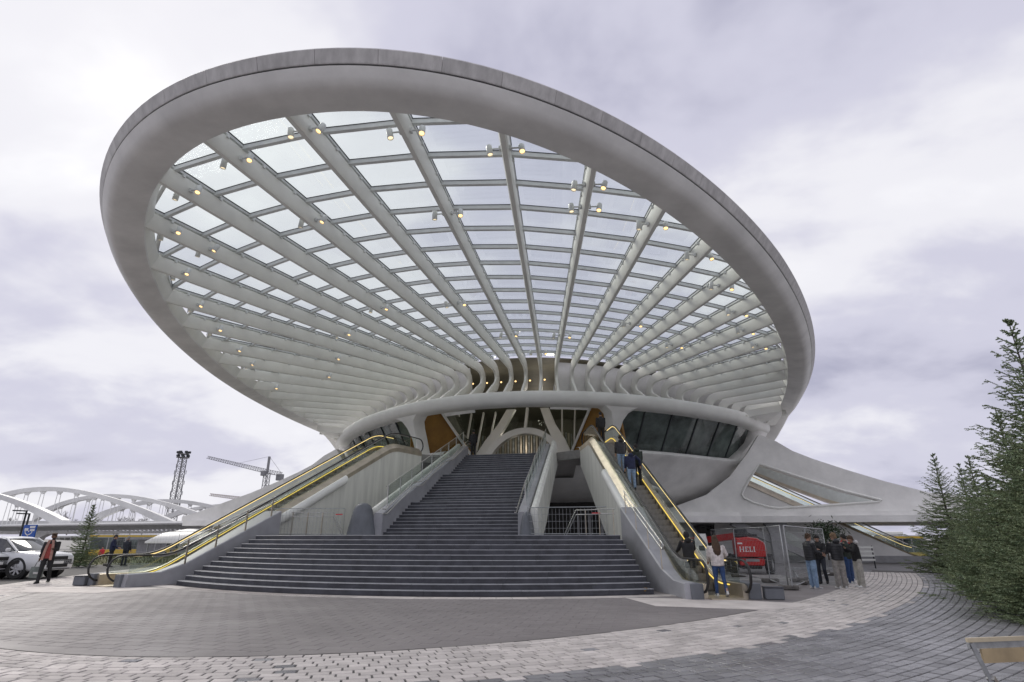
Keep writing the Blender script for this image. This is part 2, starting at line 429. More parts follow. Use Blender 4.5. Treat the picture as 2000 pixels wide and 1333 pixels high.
# arc-length sampling of the rim between the two ends that run into the pod
TH0, TH1 = -pi-0.02, 0.02
tt = [lerp(TH0, TH1, i/3000) for i in range(3001)]; al = [0.0]; pp = [rimpt(t) for t in tt]
for i in range(3000): al.append(al[-1]+(pp[i+1]-pp[i]).length)
def rim_s(s):
    i = max(1, min(3000, bisect.bisect(al, s))); k = (s-al[i-1])/(al[i]-al[i-1]); return lerp(tt[i-1], tt[i], k)
LT = al[-1]; NS = 220
SEC = [(0.02, 0.66), (0.0, 0.05), (0.03, 0.0), (0.55, -0.10), (0.86, -0.10), (0.99, -0.05), (1.10, 0.07), (1.22, 0.28), (1.16, 0.30), (1.16, 0.35), (1.10, 0.70), (0.7, 0.80)]
mb = MB(); rings = []
TAIL = [(19.05, 47.7, 10.72, 0.97), (18.85, 48.5, 10.15, 0.92), (18.4, 49.0, 9.3, 0.85), (17.6, 49.2, 8.2, 0.75)]
def tail(sg): return [[V(sg*(x+a*k), y, z+(b-0.1)*k) for a, b in SEC] for x, y, z, k in TAIL]
rings = tail(-1)[::-1]
for i in range(NS+1):
    th = rim_s(LT*i/NS); rings.append([rimpt(th, a, b) for a, b in SEC])
rings += tail(1)
mb.loft(rings, True, True)
mb.build('canopy_rim', 'white_shell', B, smooth=40)
# fascia panels round the outside of the rim
npan = int(LT/1.3); PSEC = [(1.225, 0.335), (1.24, 0.36), (1.345, 0.66), (1.31, 0.72), (1.10, 0.74), (1.14, 0.335)]
for k in range(npan):
    s0, s1 = LT*k/npan+0.004, LT*(k+1)/npan-0.004; mb = MB(); rings = []
    for j in range(4):
        th = rim_s(lerp(s0, s1, j/3)); rings.append([rimpt(th, a, b) for a, b in PSEC])
    mb.loft(rings, True, True); mb.build('fascia_panel', 'fascia', B)
mb = MB(); rings = []
for i in range(NS+1):
    th = rim_s(LT*i/NS); rings.append([rimpt(th, a, b) for a, b in ((1.15, 0.285), (1.20, 0.29), (1.20, 0.34), (1.15, 0.345))])
mb.loft(rings, True); mb.build('shadow_gap', 'joint_dark', B)

mb = MB(); rings = []
for i in range(NS+1):
    th = rim_s(LT*i/NS); rings.append([rimpt(th, a, b) for a, b in ((0.02, 0.04), (-0.07, 0.24), (-0.15, 0.50), (-0.17, 0.62), (-0.12, 0.64), (0.05, 0.60))])
mb.loft(rings, True, True); mb.build('rim_curb', 'rib_paint', B, smooth=30)
# ribs: plane i passes the elbow and the rim; folded like a hairpin at the elbow
RIM_R = {0: (0, 10.33, 11.8), 1: (2.76, 10.6, 11.75), 2: (5.36, 11.9, 11.68), 3: (7.63, 13.9, 11.5), 4: (9.67, 16.37, 11.36), 5: (11.4, 19.08, 11.23), 6: (12.75, 21.67, 11.14),
         7: (14.02, 24.54, 11.07), 8: (14.97, 27.03, 11.03), 9: (15.93, 29.93, 11.0), 10: (16.71, 32.69, 10.98), 11: (17.32, 35.21, 10.98), 12: (17.82, 37.57, 10.98),
         13: (18.2, 39.67, 10.98), 14: (18.56, 41.9, 10.97), 15: (18.82, 43.9, 10.97), 16: (19.0, 45.5, 10.96), 17: (19.1, 46.6, 10.95)}
def balc(r): return 34.4+0.037*r*r
def elbow(i):
    r = 1.07*abs(i); return V(math.copysign(r, i) if i else 0, 36.95+0.029*r*r, max(10.95, 12.65-0.0082*r*r))
RIBW = 0.22
def rib_geo(i):
    k = abs(i); R = RIM_R[k]; Rp = V(math.copysign(R[0], i) if i else 0, R[1]-0.35, R[2]+0.06); E = elbow(i)
    d2 = V(E.x-Rp.x, E.y-Rp.y, 0); Lh = d2.length; d2.normalize()
    # lower leg returns along the same plane to the balcony beam
    u = Lh; tt_ = 0
    for _ in range(200):
        u -= 0.02; q = V(Rp.x, Rp.y, 0)+d2*u
        if q.y <= balc(q.x)+0.35: break
    ub = u
    P = [(0.0, Rp.z)]
    zE = E.z
    # rounded elbow
    def zline(uu): return lerp(Rp.z, zE, uu/Lh)
    a = Lh-1.5
    for j in range(1, 11): P.append((a*j/10, zline(a*j/10)))
    top = (Lh-0.9, zline(Lh-0.9)); tip = (Lh+0.25, zE-0.55); low = (ub, 10.40)
    def bez(p0, p1, p2, n):
        return [((1-t)**2*p0[0]+2*t*(1-t)*p1[0]+t*t*p2[0], (1-t)**2*p0[1]+2*t*(1-t)*p1[1]+t*t*p2[1]) for t in [j/n for j in range(1, n+1)]]
    lowdir = (low[0]-tip[0], low[1]-tip[1]); m2 = (tip[0]+lowdir[0]*0.35, tip[1]+lowdir[1]*0.35)
    P.append(top); P += bez(top, (Lh+0.05, zE+0.03), tip if False else ((Lh+0.12, zE-0.42)), 5)
    P += bez(P[-1], (Lh+0.16, zE-0.75), m2, 4); P.append(low)
    return Rp, d2, P
def rib_mesh(i):
    Rp, d2, P = rib_geo(i); n = len(P); sd = V(d2.y, -d2.x, 0); rings = []
    for j, (u, z) in enumerate(P):
        a = P[max(0, j-1)]; b = P[min(n-1, j+1)]; t = (b[0]-a[0], b[1]-a[1]); q = hypot(*t) or 1; nx_, nz_ = -t[1]/q, t[0]/q
        # outward = away from the concave side
        ox, oz = (nx_, nz_)
        dep = 0.60 if j < n-3 else (0.62, 0.5, 0.38)[j-n+3]
        if j < 3: dep = 0.58
        ring = []
        for w, dd in ((-0.3, 0.0), (0.3, 0.0), (0.5, 0.09), (0.5, 1), (-0.5, 1), (-0.5, 0.09)):
            D = dd*dep if dd == 1 else dd
            ring.append(V(Rp.x, Rp.y, 0)+d2*(u+ox*D)+sd*(w*RIBW)+V(0, 0, z+oz*D))
        rings.append(ring)
    mb = MB(); mb.loft(rings, True, True); return mb
for i in range(-17, 18):
    rb = rib_mesh(i).build('rib', 'rib_paint', B, smooth=35)

# glazing grid on top of the ribs: purlins and panes
def ribxy(i, y):          # point of rib i at station depth y, on the rib's top
    Rp, d2, P = RG[i]; E = elbow(i); Lh = hypot(E.x-Rp.x, E.y-Rp.y); u = min(Lh, max(0.0, (y-Rp.y)/max(d2.y, 0.05))); y = Rp.y+d2.y*u
    return V(Rp.x+d2.x*u, y, lerp(Rp.z, E.z, min(1.0, u/Lh))+0.66)
RG = {i: rib_geo(i) for i in range(-17, 18)}
def rowy(k, r): y0 = 11.85+1.53*k; return y0+(0.016+0.0013*min(k, 16))*r*r
def rowpt(i, k):
    y = 12+1.5*k
    for _ in range(8): p = ribxy(i, y); y = rowy(k, p.x)
    return ribxy(i, y)
def vspan(i): Rp, d2, P = RG[i]; return Rp.y+0.3, elbow(i).y-0.7
def clampy(i, k):
    lo, hi = vspan(i); p = rowpt(i, k); y = min(max(p.y, lo), hi); return ribxy(i, y), (p.y <= lo), (p.y >= hi)
pane_jobs = []; purl = {}
for i in range(-17, 17):
    for k in range(-1, 18):
        a0, al0, ah0 = clampy(i, k); a1, al1, ah1 = clampy(i, k+1); b0, bl0, bh0 = clampy(i+1, k); b1, bl1, bh1 = clampy(i+1, k+1)
        if not (ah0 and bh0) and not (al1 and bl1):
            q = [a0, b0, b1, a1]
            if (a1-a0).length+(b1-b0).length > 0.4: pane_jobs.append((i, k, q))
        if k >= 0 and not ((al0 and bl0) or (ah0 and bh0)):
            purl.setdefault(k, []).append((a0, b0))
def inset(q, s):
    c = sum(q, V(0, 0, 0))/4; out = []
    for p in q:
        d = c-p; out.append(p+d*min(0.45, s/max(d.length, 0.01)))
    return out
sizes = []
for (i, k, q) in pane_jobs:
    c = sum(q, V(0, 0, 0))/4; ar = ((q[1]-q[0]).cross(q[3]-q[0])).length; sizes.append((-ar/(c-C0).length**2*abs(((c-C0).normalized()).z), i, k, q))
sizes.sort(key=lambda t: t[0])
rest = MB()
for j, (_, i, k, q) in enumerate(sizes):
    qq = inset(q, 0.10); mbx = MB() if j < 298 else rest
    mbx.add([p+V(0, 0, 0.10) for p in qq]+[p+V(0, 0, 0.125) for p in qq], [(3, 2, 1, 0), (4, 5, 6, 7), (0, 1, 5, 4), (1, 2, 6, 5), (2, 3, 7, 6), (3, 0, 4, 7)])
    if j < 298: mbx.build('glass_pane', 'canopy_glass', B)
if rest.v: rest.build('glass_panes', 'canopy_glass', B, kind='stuff')
allseg = [(-(b-a).length/((a+b)/2-C0).length**1.0, k, a, b) for k, segs in purl.items() for a, b in segs if (b-a).length > 0.15]
allseg.sort(key=lambda t: t[0]); rest = MB()
for j, (_, k, a, b) in enumerate(allseg):
    mb = MB() if j < 290 else rest
    mb.cur = 0; mb.bar(a, b, 0.12, 0.14); mb.cur = 1; mb.bar(a+V(0, 0, 0.08), b+V(0, 0, 0.08), 0.15, 0.02)
    if j < 290: mb.build('purlin', ['purlin_paint', 'gasket'], B)
if rest.v: rest.build('purlins', ['purlin_paint', 'gasket'], B, kind='stuff')
# top caps of the ribs with rows of little brackets carrying the glazing frame
for i in range(-17, 18):
    lo, hi = vspan(i); mb = MB(); a = ribxy(i, lo); b = ribxy(i, hi); d = (b-a); n = max(2, int(d.length/1.45))
    sdv = V(d.y, -d.x, 0).normalized()
    if d.length < 1.5: continue
    mb.cur = 1
    mb.bar(a+V(0, 0, 0.085), b+V(0, 0, 0.085), 0.27, 0.03)
    mb.cur = 0; mb.bar(a+V(0, 0, 0.03), b+V(0, 0, 0.03), 0.24, 0.08)
    for j in range(n):
        c = a+d*((j+0.5)/n); mb.box(c+sdv*0.13+V(0, 0, -0.07), (0.07, 0.10, 0.10)); mb.box(c-sdv*0.13+V(0, 0, -0.07), (0.07, 0.10, 0.10))
    mb.build('glazing_frame', ['purlin_paint', 'gasket'], B)

# spotlights on short arms at both sides of the ribs
def spot_pair(i, y, sides=(1, -1), warm=True):
    Rp, d2, P = RG[i]; u = (y-Rp.y)/d2.y; p = V(Rp.x, Rp.y, 0)+d2*u; z = ribxy(i, y).z-0.42; sd = V(d2.y, -d2.x, 0)
    for s in sides:
        rr_ = random.Random(int(i*100+y*10+s)); c = p+sd*s*0.46+V(0, 0, z-0.02)
        mb = MB(); mb.tube([p+sd*s*0.14+V(0, 0, z), p+sd*s*0.40+V(0, 0, z)], 0.025, 6)
        aim = (V(rr_.uniform(-0.25, 0.25), -0.35 if s > 0 else rr_.uniform(-0.1, 0.2), -1)).normalized()
        Mq = aim.to_track_quat('-Z', 'Y').to_matrix()
        mb.lathe([(0.02, 0.15), (0.075, 0.14), (0.088, 0.12), (0.088, -0.17), (0.08, -0.18), (0.07, -0.15)], 12, c, Mq, cap=False)
        mb.box(p+sd*s*0.15+V(0, 0, z), (0.07, 0.12, 0.12))
        so = mb.build('spotlight', 'purlin_paint', B, smooth=40)
        lens = MB(); lens.lathe([(0.069, -0.150), (0.04, -0.158), (0.005, -0.16)], 12, c, Mq); lens.build('lens', 'led_warm' if s*1 > 0 or not warm else 'led_dim', so, world=True)
for i, yy in {0: (11.2, 24.5), 1: (11.8, 16.2, 29.8), 2: (13.0, 33.6), 3: (15.0, 16.3, 30.2), 4: (17.6,), 5: (20.0, 28.0), 6: (22.9,), 7: (26.0, 31.5), 8: (28.6,), 9: (31.0,),
              -1: (11.9, 15.6), -2: (12.9, 24.0), -3: (14.7, 16.2), -4: (17.4, 26.5), -5: (20.2,), -6: (23.0, 30.0), -7: (26.0,), -8: (28.4, 33), -10: (33.5,)}.items():
    for y in yy: spot_pair(i, y)

# ------------------------------------------------------------ the pod
def bnorm(r):
    dy = 0.074*r; q = sqrt(1+dy*dy); return V(-dy/q, 1/q, 0)      # inward (away from the plaza)
def podpt(r, d, z):
    return V(r, balc(r), z)+bnorm(r)*d
# balcony beam
BS = [(0.9, 10.50), (0.35, 10.56), (0.12, 10.50), (0.0, 10.32), (-0.02, 10.1), (0.04, 9.86), (0.2, 9.70), (0.5, 9.64), (0.95, 9.62)]
def beamsec(r):
    k = max(0, (abs(r)-15.5)/3.1); out = []
    for d, z in BS:
        out.append(podpt(r, d+0.1*k*k, z-0.35*k*k))
    return out
mb = MB(); mb.loft([beamsec(-18.6+37.2*i/110) for i in range(111)], True, True)
mb.build('balcony_beam', 'white_paint', B, smooth=40)
# outer shell: end hood round the windows, sill and bowl, each side
def hood_w(r, side_end): return 0
for sg in (-1, 1):
    # bowl from sill downwards
    prof = [(2.6, 7.26), (2.1, 7.24), (1.72, 7.12), (1.62, 6.98), (1.72, 6.84), (2.05, 6.65), (2.6, 6.15), (3.4, 5.4), (4.4, 4.7), (5.6, 4.15), (7.0, 3.65), (8.4, 3.4)]
    mb = MB(); rings = []
    for i in range(46):
        r = lerp(5.2, 18.3, i/45); k = max(0, (r-14.5)/3.8); rings.append([podpt(sg*r, d*(1-0.30*k*k) , z+0.15*k*k) for d, z in prof])
    mb.loft(rings, False); mb.build('bowl_shell', 'white_shell', B, smooth=50)
    # closing end hood: from the beam end down to the sill
    mb = MB(); rings = []
    E0 = podpt(sg*17.2, 0.1, 10.0); 
    hp = [(18.0, 0.45, 9.80), (18.15, 0.6, 9.3), (18.0, 0.95, 8.7), (17.6, 1.35, 8.0), (17.1, 1.6, 7.4), (16.7, 1.8, 6.85)]
    for r, d, z in hp:
        c = podpt(sg*r, d, z); t = V(0, 0, 1); nrm = bnorm(sg*r)
        tang = V(nrm.y, -nrm.x, 0)*sg
        rings.append([c+tang*a+nrm*b for a, b in ((-0.45, 0.5), (-0.32, -0.02), (0.1, -0.2), (0.7, -0.25), (1.3, 0.1), (1.5, 0.8), (1.2, 1.6), (-0.1, 1.5))])
    mb.loft(rings, True, True); mb.build('end_hood', 'white_shell', B, smooth=60)
    # mesh grille strip and vent on the outer web
    # windows
    wr = [7.6, 9.5, 11.4, 13.3, 15.0, 16.5, 17.7]
    back = MB(); rings = []
    for i in range(25):
        r = lerp(7.0, 17.6, i/24); rings.append([podpt(sg*r, 1.02, 9.7), podpt(sg*r, 2.28, 7.66)])
    for a, b in zip(wr[:-1], wr[1:]):
        mbp = MB(); rr = []
        for j in range(4):
            r = lerp(a+0.03, b-0.03, j/3); rr.append([podpt(sg*r, 0.95, 9.66), podpt(sg*r, 2.42, 7.2), podpt(sg*r, 2.47, 7.22), podpt(sg*r, 1.0, 9.68)])
        mbp.loft(rr, True, True); mbp.build('window_pane', 'dark_glass', B, smooth=30)
    for r in wr[1:-1]:
        mbp = MB(); mbp.bar(podpt(sg*r, 0.93, 9.66), podpt(sg*r, 2.40, 7.2), 0.09, 0.10); mbp.build('mullion', 'gasket', B)
    # post between window band and entrance
    mb = MB(); rings = []
    for z, ra, rb_, dd in ((9.75, 6.3, 8.9, 0.25), (9.6, 6.55, 8.6, 0.3), (9.35, 6.85, 8.2, 0.42), (8.9, 7.0, 7.95, 0.65), (8.2, 7.15, 7.85, 1.05), (7.4, 7.35, 7.95, 1.5), (6.4, 7.6, 8.15, 1.9)):
        rings.append([podpt(sg*ra, dd+0.25, z), podpt(sg*(ra+0.15), dd, z), podpt(sg*(rb_-0.15), dd, z), podpt(sg*rb_, dd+0.25, z), podpt(sg*rb_, dd+0.9, z), podpt(sg*ra, dd+0.9, z)])
    mb.loft(rings, True, True); mb.build('post', 'white_paint', B, smooth=50)
    # rounded window-head corner fillet
    # ochre wall panel behind the entrance and its white slanting edge
    A_ = V(sg*7.6, 38.4, 6.6); B_ = V(sg*3.4, 40.9, 6.6)
    t0 = V(sg*7.2, 37.2, 9.9); t1 = V(sg*5.5, 38.4, 10.3)
    mb = MB(); mb.prism([A_, V(sg*3.35, 41.0, 6.6), V(sg*3.45, 40.9, 7.3), t1, t0], V(sg*0.12, 0.2, 0)); mb.build('ochre_wall', 'ochre_panel', B)
    mb = MB(); mb.bar(t1+V(0, -0.12, 0.1), V(sg*3.25, 41.0, 6.6), 0.16, 0.26, up=(0, -1, 0)); mb.build('edge_trim', 'white_paint', B)

# under-bowl lamp recess: dark lens shape with a pale lip on the right bowl
for sg in (-1, 1):
    r0 = sg*10.9; nn = bnorm(r0); tg = V(nn.y, -nn.x, 0); sl_ = (nn*0.91+V(0, 0, -0.42)).normalized(); nrm = V(0, 0, -1)*0.91-nn*0.42; c = podpt(r0, 4.6, 4.60)+nrm*0.10
    mb = MB(); rr = []
    for R_, dz in ((1.0, 0.0), (1.06, 0.04), (1.12, 0.02), (1.14, -0.12)): rr.append([c+tg*(1.75*R_*cos(a))+sl_*(1.05*R_*sin(a))+nrm*dz for a in [2*pi*j/48 for j in range(48)]])
    mb.loft(rr, True); mb.build('vent_lip', 'white_paint', B, smooth=60)
    mb = MB(); mb.add([c+tg*(1.76*cos(a))+sl_*(1.06*sin(a)) for a in [2*pi*j/48 for j in range(48)]], [tuple(range(48))]); mb.build('vent_grille', 'strut_grey2', B)

# floor plate and hall behind
mb = MB(); P = [(-6.6, 33.2), (-3.0, 35.5), (3.0, 35.5), (6.6, 33.2), (6.9, 39.3), (10.5, 44.5), (12.5, 50), (12.5, 62), (-12.5, 62), (-12.5, 50), (-10.5, 44.5), (-6.9, 39.3)]
mb.prism([V(x, y, 6.12) for x, y in P], (0, 0, 0.5)); mb.build('floor_plate', 'floor_stone', B)
mb = MB(); mb.prism([V(x, y, 5.6) for x, y in ((-9, 46), (9, 46), (9, 62), (-9, 62))], (0, 0, 0.45)); mb.build('floor_soffit', 'white_shell', B)
# roof behind the elbows
mb = MB(); rr = []
for i in range(-17, 18):
    E = elbow(i); k = abs(i)/17; rr.append([V(E.x, E.y+0.15, E.z+0.9), V(E.x*1.0, E.y+5, E.z+1.2), V(E.x*0.95, 62, E.z+1.0)])
mb.loft(rr, False); mb.build('hall_roof', 'olive_hall', B, smooth=40)
# glass infill between the lower legs of the outer ribs, so that the pod is closed
for i in range(-17, 17):
    if -3 <= i <= 2: continue
    P0 = elbow(i); P1 = elbow(i+1); mb = MB()
    a = V(P0.x, P0.y+0.75, P0.z+0.75); b = V(P1.x, P1.y+0.75, P1.z+0.75)
    c = podpt(P1.x*1.04, 2.9, 9.9); d = podpt(P0.x*1.04, 2.9, 9.9)
    mb.add([a, b, c, d], [(0, 1, 2, 3)]); mb.build('spandrel', 'white_shell', B)
# hall interior: side glazing walls leaning in, with white ribs, back wall with lamps
HB = 60
mb = MB(); mb.add([(-9, HB, 6.6), (9, HB, 6.6), (9, HB, 14.5), (-9, HB, 14.5)], [(0, 1, 2, 3)]); mb.build('end_wall', 'olive_hall', B)
for sg in (-1, 1):
    mb = MB(); mb.add([V(sg*5.6, 38.2, 10.4), V(sg*3.3, 41, 6.6), V(sg*7.5, HB, 6.6), V(sg*9, HB, 14), V(sg*6.5, 40, 13.4)], [(0, 1, 2, 3, 4)]); mb.build('hall_side', 'hall_glass', B)
# screen of the entrance: leaning glass front between the ochre walls and the arch
def front(x, z):   # leaning plane: further back as it rises
    return V(x, 41.3+(z-6.6)*0.55, z)
def archx(x): return 0
AR, AZC = 3.0, 7.0      # arch radius and springing
for sg in (-1, 1):
    cols = [3.3, 4.0, 4.9, 5.9]
    for j, x in enumerate((2.9, 3.75, 4.6, 5.5)):
        mb = MB(); a = front(sg*x, 6.6); b = front(sg*(x-1.15-0.25*j)+0.0, 10.9); b = front(sg*max(0.4, x-0.2+0.55*j*0.3), 11.2)
        mb.bar(a, b, 0.10, 0.22, up=(0, -1, 0)); mb.build('front_mullion', 'white_paint', B)
    # splayed arch legs
    mb = MB(); rr = []
    for t, (x, z, w) in enumerate([(3.45, 6.6, 0.42), (3.1, 7.6, 0.42), (2.6, 8.6, 0.46), (1.9, 9.9, 0.36), (1.35, 11.3, 0.34)]):
        c = front(sg*x, z)-V(0, 0.35, 0); rr.append([c+V(-w, -0.18, 0), c+V(w, -0.18, 0), c+V(w, 0.3, 0), c+V(-w, 0.3, 0)])
    mb.loft(rr, True, True); mb.build('arch_buttress', 'white_paint', B, smooth=30)
mb = MB(); rr = []
for j in range(33):
    a = pi*j/32; c = V(AR*cos(a), 0, 6.55+3.05*sin(a)); o_ = V((AR-0.48)*cos(a), 0, 6.55+2.6*sin(a)); Y0 = 41.0+(c.z-6.6)*0.5
    rr.append([V(c.x, Y0-0.2, c.z), V(c.x, Y0+0.5, c.z), V(o_.x, Y0+0.5, o_.z), V(o_.x, Y0-0.2, o_.z)])
mb.loft(rr, True, True); mb.build('entrance_arch', 'white_paint', B, smooth=30)
mb = MB(); mb.bar(V(0, 42.4, 9.5), V(0, 43.4, 11.3), 0.2, 0.3, up=(0, -1, 0)); mb.build('arch_strut', 'white_paint', B)
# leaning glass sheet
mb = MB(); mb.prism([front(-5.9, 6.6)+V(0, 0.4, 0), front(-3.2, 6.6)+V(0, 0.4, 0), front(-2.2, 9.0)+V(0, 0.4, 0), front(-1.0, 9.8)+V(0, 0.4, 0), front(1.0, 9.8)+V(0, 0.4, 0), front(2.2, 9.0)+V(0, 0.4, 0), front(3.2, 6.6)+V(0, 0.4, 0), front(5.9, 6.6)+V(0, 0.4, 0), front(6.4, 12.2)+V(0, 0.4, 0), front(-6.4, 12.2)+V(0, 0.4, 0)], (0, 0.03, 0))
mb.build('front_glass', 'clear_glass', B)
mb = MB()
mb.bar(front(-5.9, 8.6), front(-3.0, 7.6), 0.05, 0.07); mb.bar(front(5.9, 8.6), front(3.0, 7.6), 0.05, 0.07); mb.build('transom', 'gasket', B)
# striped glass screen inside the arch, and its rail
for j in range(40):
    x = -5.6+0.222*j; h = 9.9-0.06*(j % 4)
    mb = MB(); mb.box(V(x, 46.5+0.05*(j % 2), (6.6+h)/2), (0.14 if j % 3 else 0.10, 0.05, h-6.6)); mb.build('glass_strip', 'strip_a' if j % 2 else 'strip_b', B) if False else mb.build('glass_strip', 'hall_strip' if j % 2 else 'steel_satin', B) if 'hall_strip' in MATS else None
mb = MB(); mb.bar(V(-5.0, 45.6, 7.75), V(3.0, 45.6, 7.75), 0.12, 0.14); mb.box(V(-0.9, 45.5, 7.92), (2.8, 0.14, 0.16)); mb.build('inner_rail', 'steel_satin', B)
# hall ceiling ribs and small warm lamps
for k in range(9):
    x = -4.3+1.07*k
    for yy, zz in ((38.9, 12.35), (47.0, 12.7)):
        mb = MB(); mb.ell(V(x, yy, zz), (0.07, 0.07, 0.06), 8, 5); mb.build('hall_lamp', 'led_warm', B)
pz = []
for (x, yy, zz, p) in ((-2.2, 40.5, 12.2, 22), (2.2, 40.5, 12.2, 22), (0, 50, 11.5, 110), (-1.2, 44.6, 8.9, 22)):
    l_ = bpy.data.objects.new('lamp_light', bpy.data.lights.new('lamp_light', 'POINT')); COL.objects.link(l_); l_.location = V(x, yy, zz); l_.data.energy = p; l_.data.color = (1, 0.90, 0.76); l_.data.shadow_soft_size = 0.3

for sg in (-1, 1):
    mb = MB(); mb.prism([V(sg*x, y, z) for x, y, z in ((16.3, 44.6, 10.62), (18.9, 44.4, 10.95), (19.3, 46.5, 10.95), (19.15, 48.2, 10.6), (17.9, 47.6, 10.4))], (0, 0, -0.5)); mb.build('end_web', 'white_paint', B)
# ------------------------------------------------------------ the two wings with their long openings
def wing(sg):
    Wg = B
    Y0, Y1 = 45.0, 46.1
    outer = [(8.0, 3.05), (8.0, 3.3), (10.5, 3.75), (13.0, 4.6), (14.8, 5.9), (16.2, 7.5), (17.2, 8.9), (18.3, 8.35), (19.3, 7.62), (20.6, 7.0), (22.6, 6.2), (25, 5.32), (27.5, 4.55)]+([(31, 4.05), (40, 3.95), (62, 3.95), (62, 3.05)] if sg > 0 else [(30, 3.75), (31.5, 3.4), (31.5, 3.05)]); XE = 62 if sg > 0 else 31
    hole = [(16.95, 6.75), (19.5, 5.75), (22.2, 4.75), (24.5, 4.08), (24.3, 3.98), (21.0, 3.78), (17.8, 3.62), (17.2, 3.7), (16.2, 4.0), (15.55, 4.35), (15.45, 4.6), (15.6, 4.9), (16.2, 5.8)]
    bm = bmesh.new()
    for Y in (Y0, Y1):
        ov = [bm.verts.new((sg*x, Y, z)) for x, z in outer]; hv = [bm.verts.new((sg*x, Y, z)) for x, z in hole]
        es = [bm.edges.new((ov[i], ov[(i+1) % len(ov)])) for i in range(len(ov))]+[bm.edges.new((hv[i], hv[(i+1) % len(hv)])) for i in range(len(hv))]
        bmesh.ops.triangle_fill(bm, use_beauty=True, edges=es)
        if Y == Y0: o0, h0 = ov, hv
        else: o1, h1 = ov, hv
    for a, b in ((o0, o1), (h0, h1)):
        for i in range(len(a)):
            j = (i+1) % len(a); bm.faces.new((a[i], a[j], b[j], b[i]))
    bmesh.ops.recalc_face_normals(bm, faces=bm.faces)
    me = bpy.data.meshes.new('wing_face'); bm.to_mesh(me); bm.free(); me.materials.append(MATS['white_shell'])
    o = bpy.data.objects.new('wing_face', me); COL.objects.link(o); o.parent = Wg; o.location = -WL[Wg.name]
    # raised pale lip round the hole
    mb = MB(); mb.tube([V(sg*x, Y0-0.02, z) for x, z in hole], 0.09, 6, loop=True); mb.build('opening_lip', 'white_paint', Wg, smooth=60)
    # soffit slab below
    mb = MB(); mb.prism([V(sg*x, y, 2.62) for x, y in ((9.5, 41.2), (15, 43.6), (XE, 44.6), (XE, 58), (9.5, 58))], (0, 0, 0.43)); mb.build('wing_slab', 'white_shell', Wg)
    mb = MB(); mb.prism([V(sg*x, y, 3.05) for x, y in ((8.5, 42.6), (15, 44.2), (XE, 45.4), (XE, 57), (8.5, 57))], (0, 0, 0.3)); mb.build('wing_deck', 'white_shell', Wg)
    # second beam and parapet glass seen through the opening
    pts = [(15.5, 9.4), (19.0, 7.55), (22, 6.2), (25, 5.2), (28.5, 4.4)]
    mb = MB(); mb.loft([[V(sg*x, 50.2, z+0.05), V(sg*x, 50.8, z+0.05), V(sg*x, 50.8, z-0.75), V(sg*x, 50.2, z-0.75)] for x, z in pts], True, True); mb.build('rear_beam', 'white_shell', Wg)
    pts = [(15.8, 8.3), (19.0, 6.75), (22.2, 5.4), (25.3, 4.4)]
    mb = MB(); mb.loft([[V(sg*x, 49.2, z), V(sg*x, 49.4, z), V(sg*x, 49.4, z-1.0), V(sg*x, 49.2, z-1.0)] for x, z in pts], True, True); mb.build('parapet_glass', 'frosted', Wg)
    mb = MB(); mb.loft([[V(sg*x, 49.0, z-0.98), V(sg*x, 49.6, z-0.98), V(sg*x, 49.6, z-1.2), V(sg*x, 49.0, z-1.2)] for x, z in pts], True, True); mb.build('parapet_rail', 'steel_satin', Wg)
    # columns and raking struts beneath
    for (x, y, w) in ((11.3, 43.8, 0.35), (17.3, 44.5, 0.5)):
        mb = MB(); mb.loft([[V(sg*x-w*k, y-0.3, z), V(sg*x+w*k, y-0.3, z), V(sg*x+w*k, y+0.3, z), V(sg*x-w*k, y+0.3, z)] for z, k in ((0, 0.8), (2.0, 0.9), (2.64, 1.5))], True, True); mb.build('column', 'strut_grey', Wg)
    mb = MB(); mb.bar(V(sg*14.4, 44.2, 2.66), V(sg*19.8, 45.2, 0.2), 0.35, 0.45); mb.build('raking_strut', 'strut_grey', Wg)
    mb = MB(); mb.bar(V(sg*15.6, 47.5, 2.66), V(sg*20.4, 48.2, 0.9), 0.35, 0.30); mb.build('raking_strut', 'strut_grey', Wg)
    mb = MB(); mb.prism([V(sg*17.9, 44.9, 0.15), V(sg*20.6, 45.3, 0.15), V(sg*20.6, 45.3, 0.5), V(sg*17.9, 44.9, 2.2)], (0, 0.05, 0)); mb.build('glass_screen', 'clear_glass', Wg)
    # back wall of the undercroft
    mb = MB(); mb.box(V(sg*14, 56, 1.4), (22, 0.4, 2.9)); mb.build('undercroft_wall', 'white_shell', Wg)
    for k in range(4):
        mb = MB(); mb.bar(V(sg*(9+2.4*k), 55.2, 2.6), V(sg*(11.4+2.4*k), 55.2, 1.2), 0.3, 0.35); mb.build('undercroft_strut', 'strut_grey', Wg)
mat('frosted', (0.52, 0.55, 0.54), 0.3, var=0.05); mat('strut_grey', (0.30, 0.30, 0.31), 0.5, var=0.08)
wing(1); wing(-1)
# undercroft behind and below the stairs
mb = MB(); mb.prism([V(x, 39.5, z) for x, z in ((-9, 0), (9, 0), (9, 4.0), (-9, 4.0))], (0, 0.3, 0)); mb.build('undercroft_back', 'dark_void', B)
for k in range(7):
    mb = MB(); mb.box(V(4.2+0.75*k, 38.6, 1.5), (0.12, 0.3, 3.0)); mb.build('undercroft_pier', 'strut_grey', B)
mb = MB(); rr = []
for i in range(25):
    x = lerp(-9, 9, i/24); rr.append([V(x, 36.5, 5.2), V(x, 37.5, 4.4), V(x, 39.2, 3.9), V(x, 42, 3.6)])
mb.loft(rr, False); mb.build('belly_shell', 'white_shell', B, smooth=50)
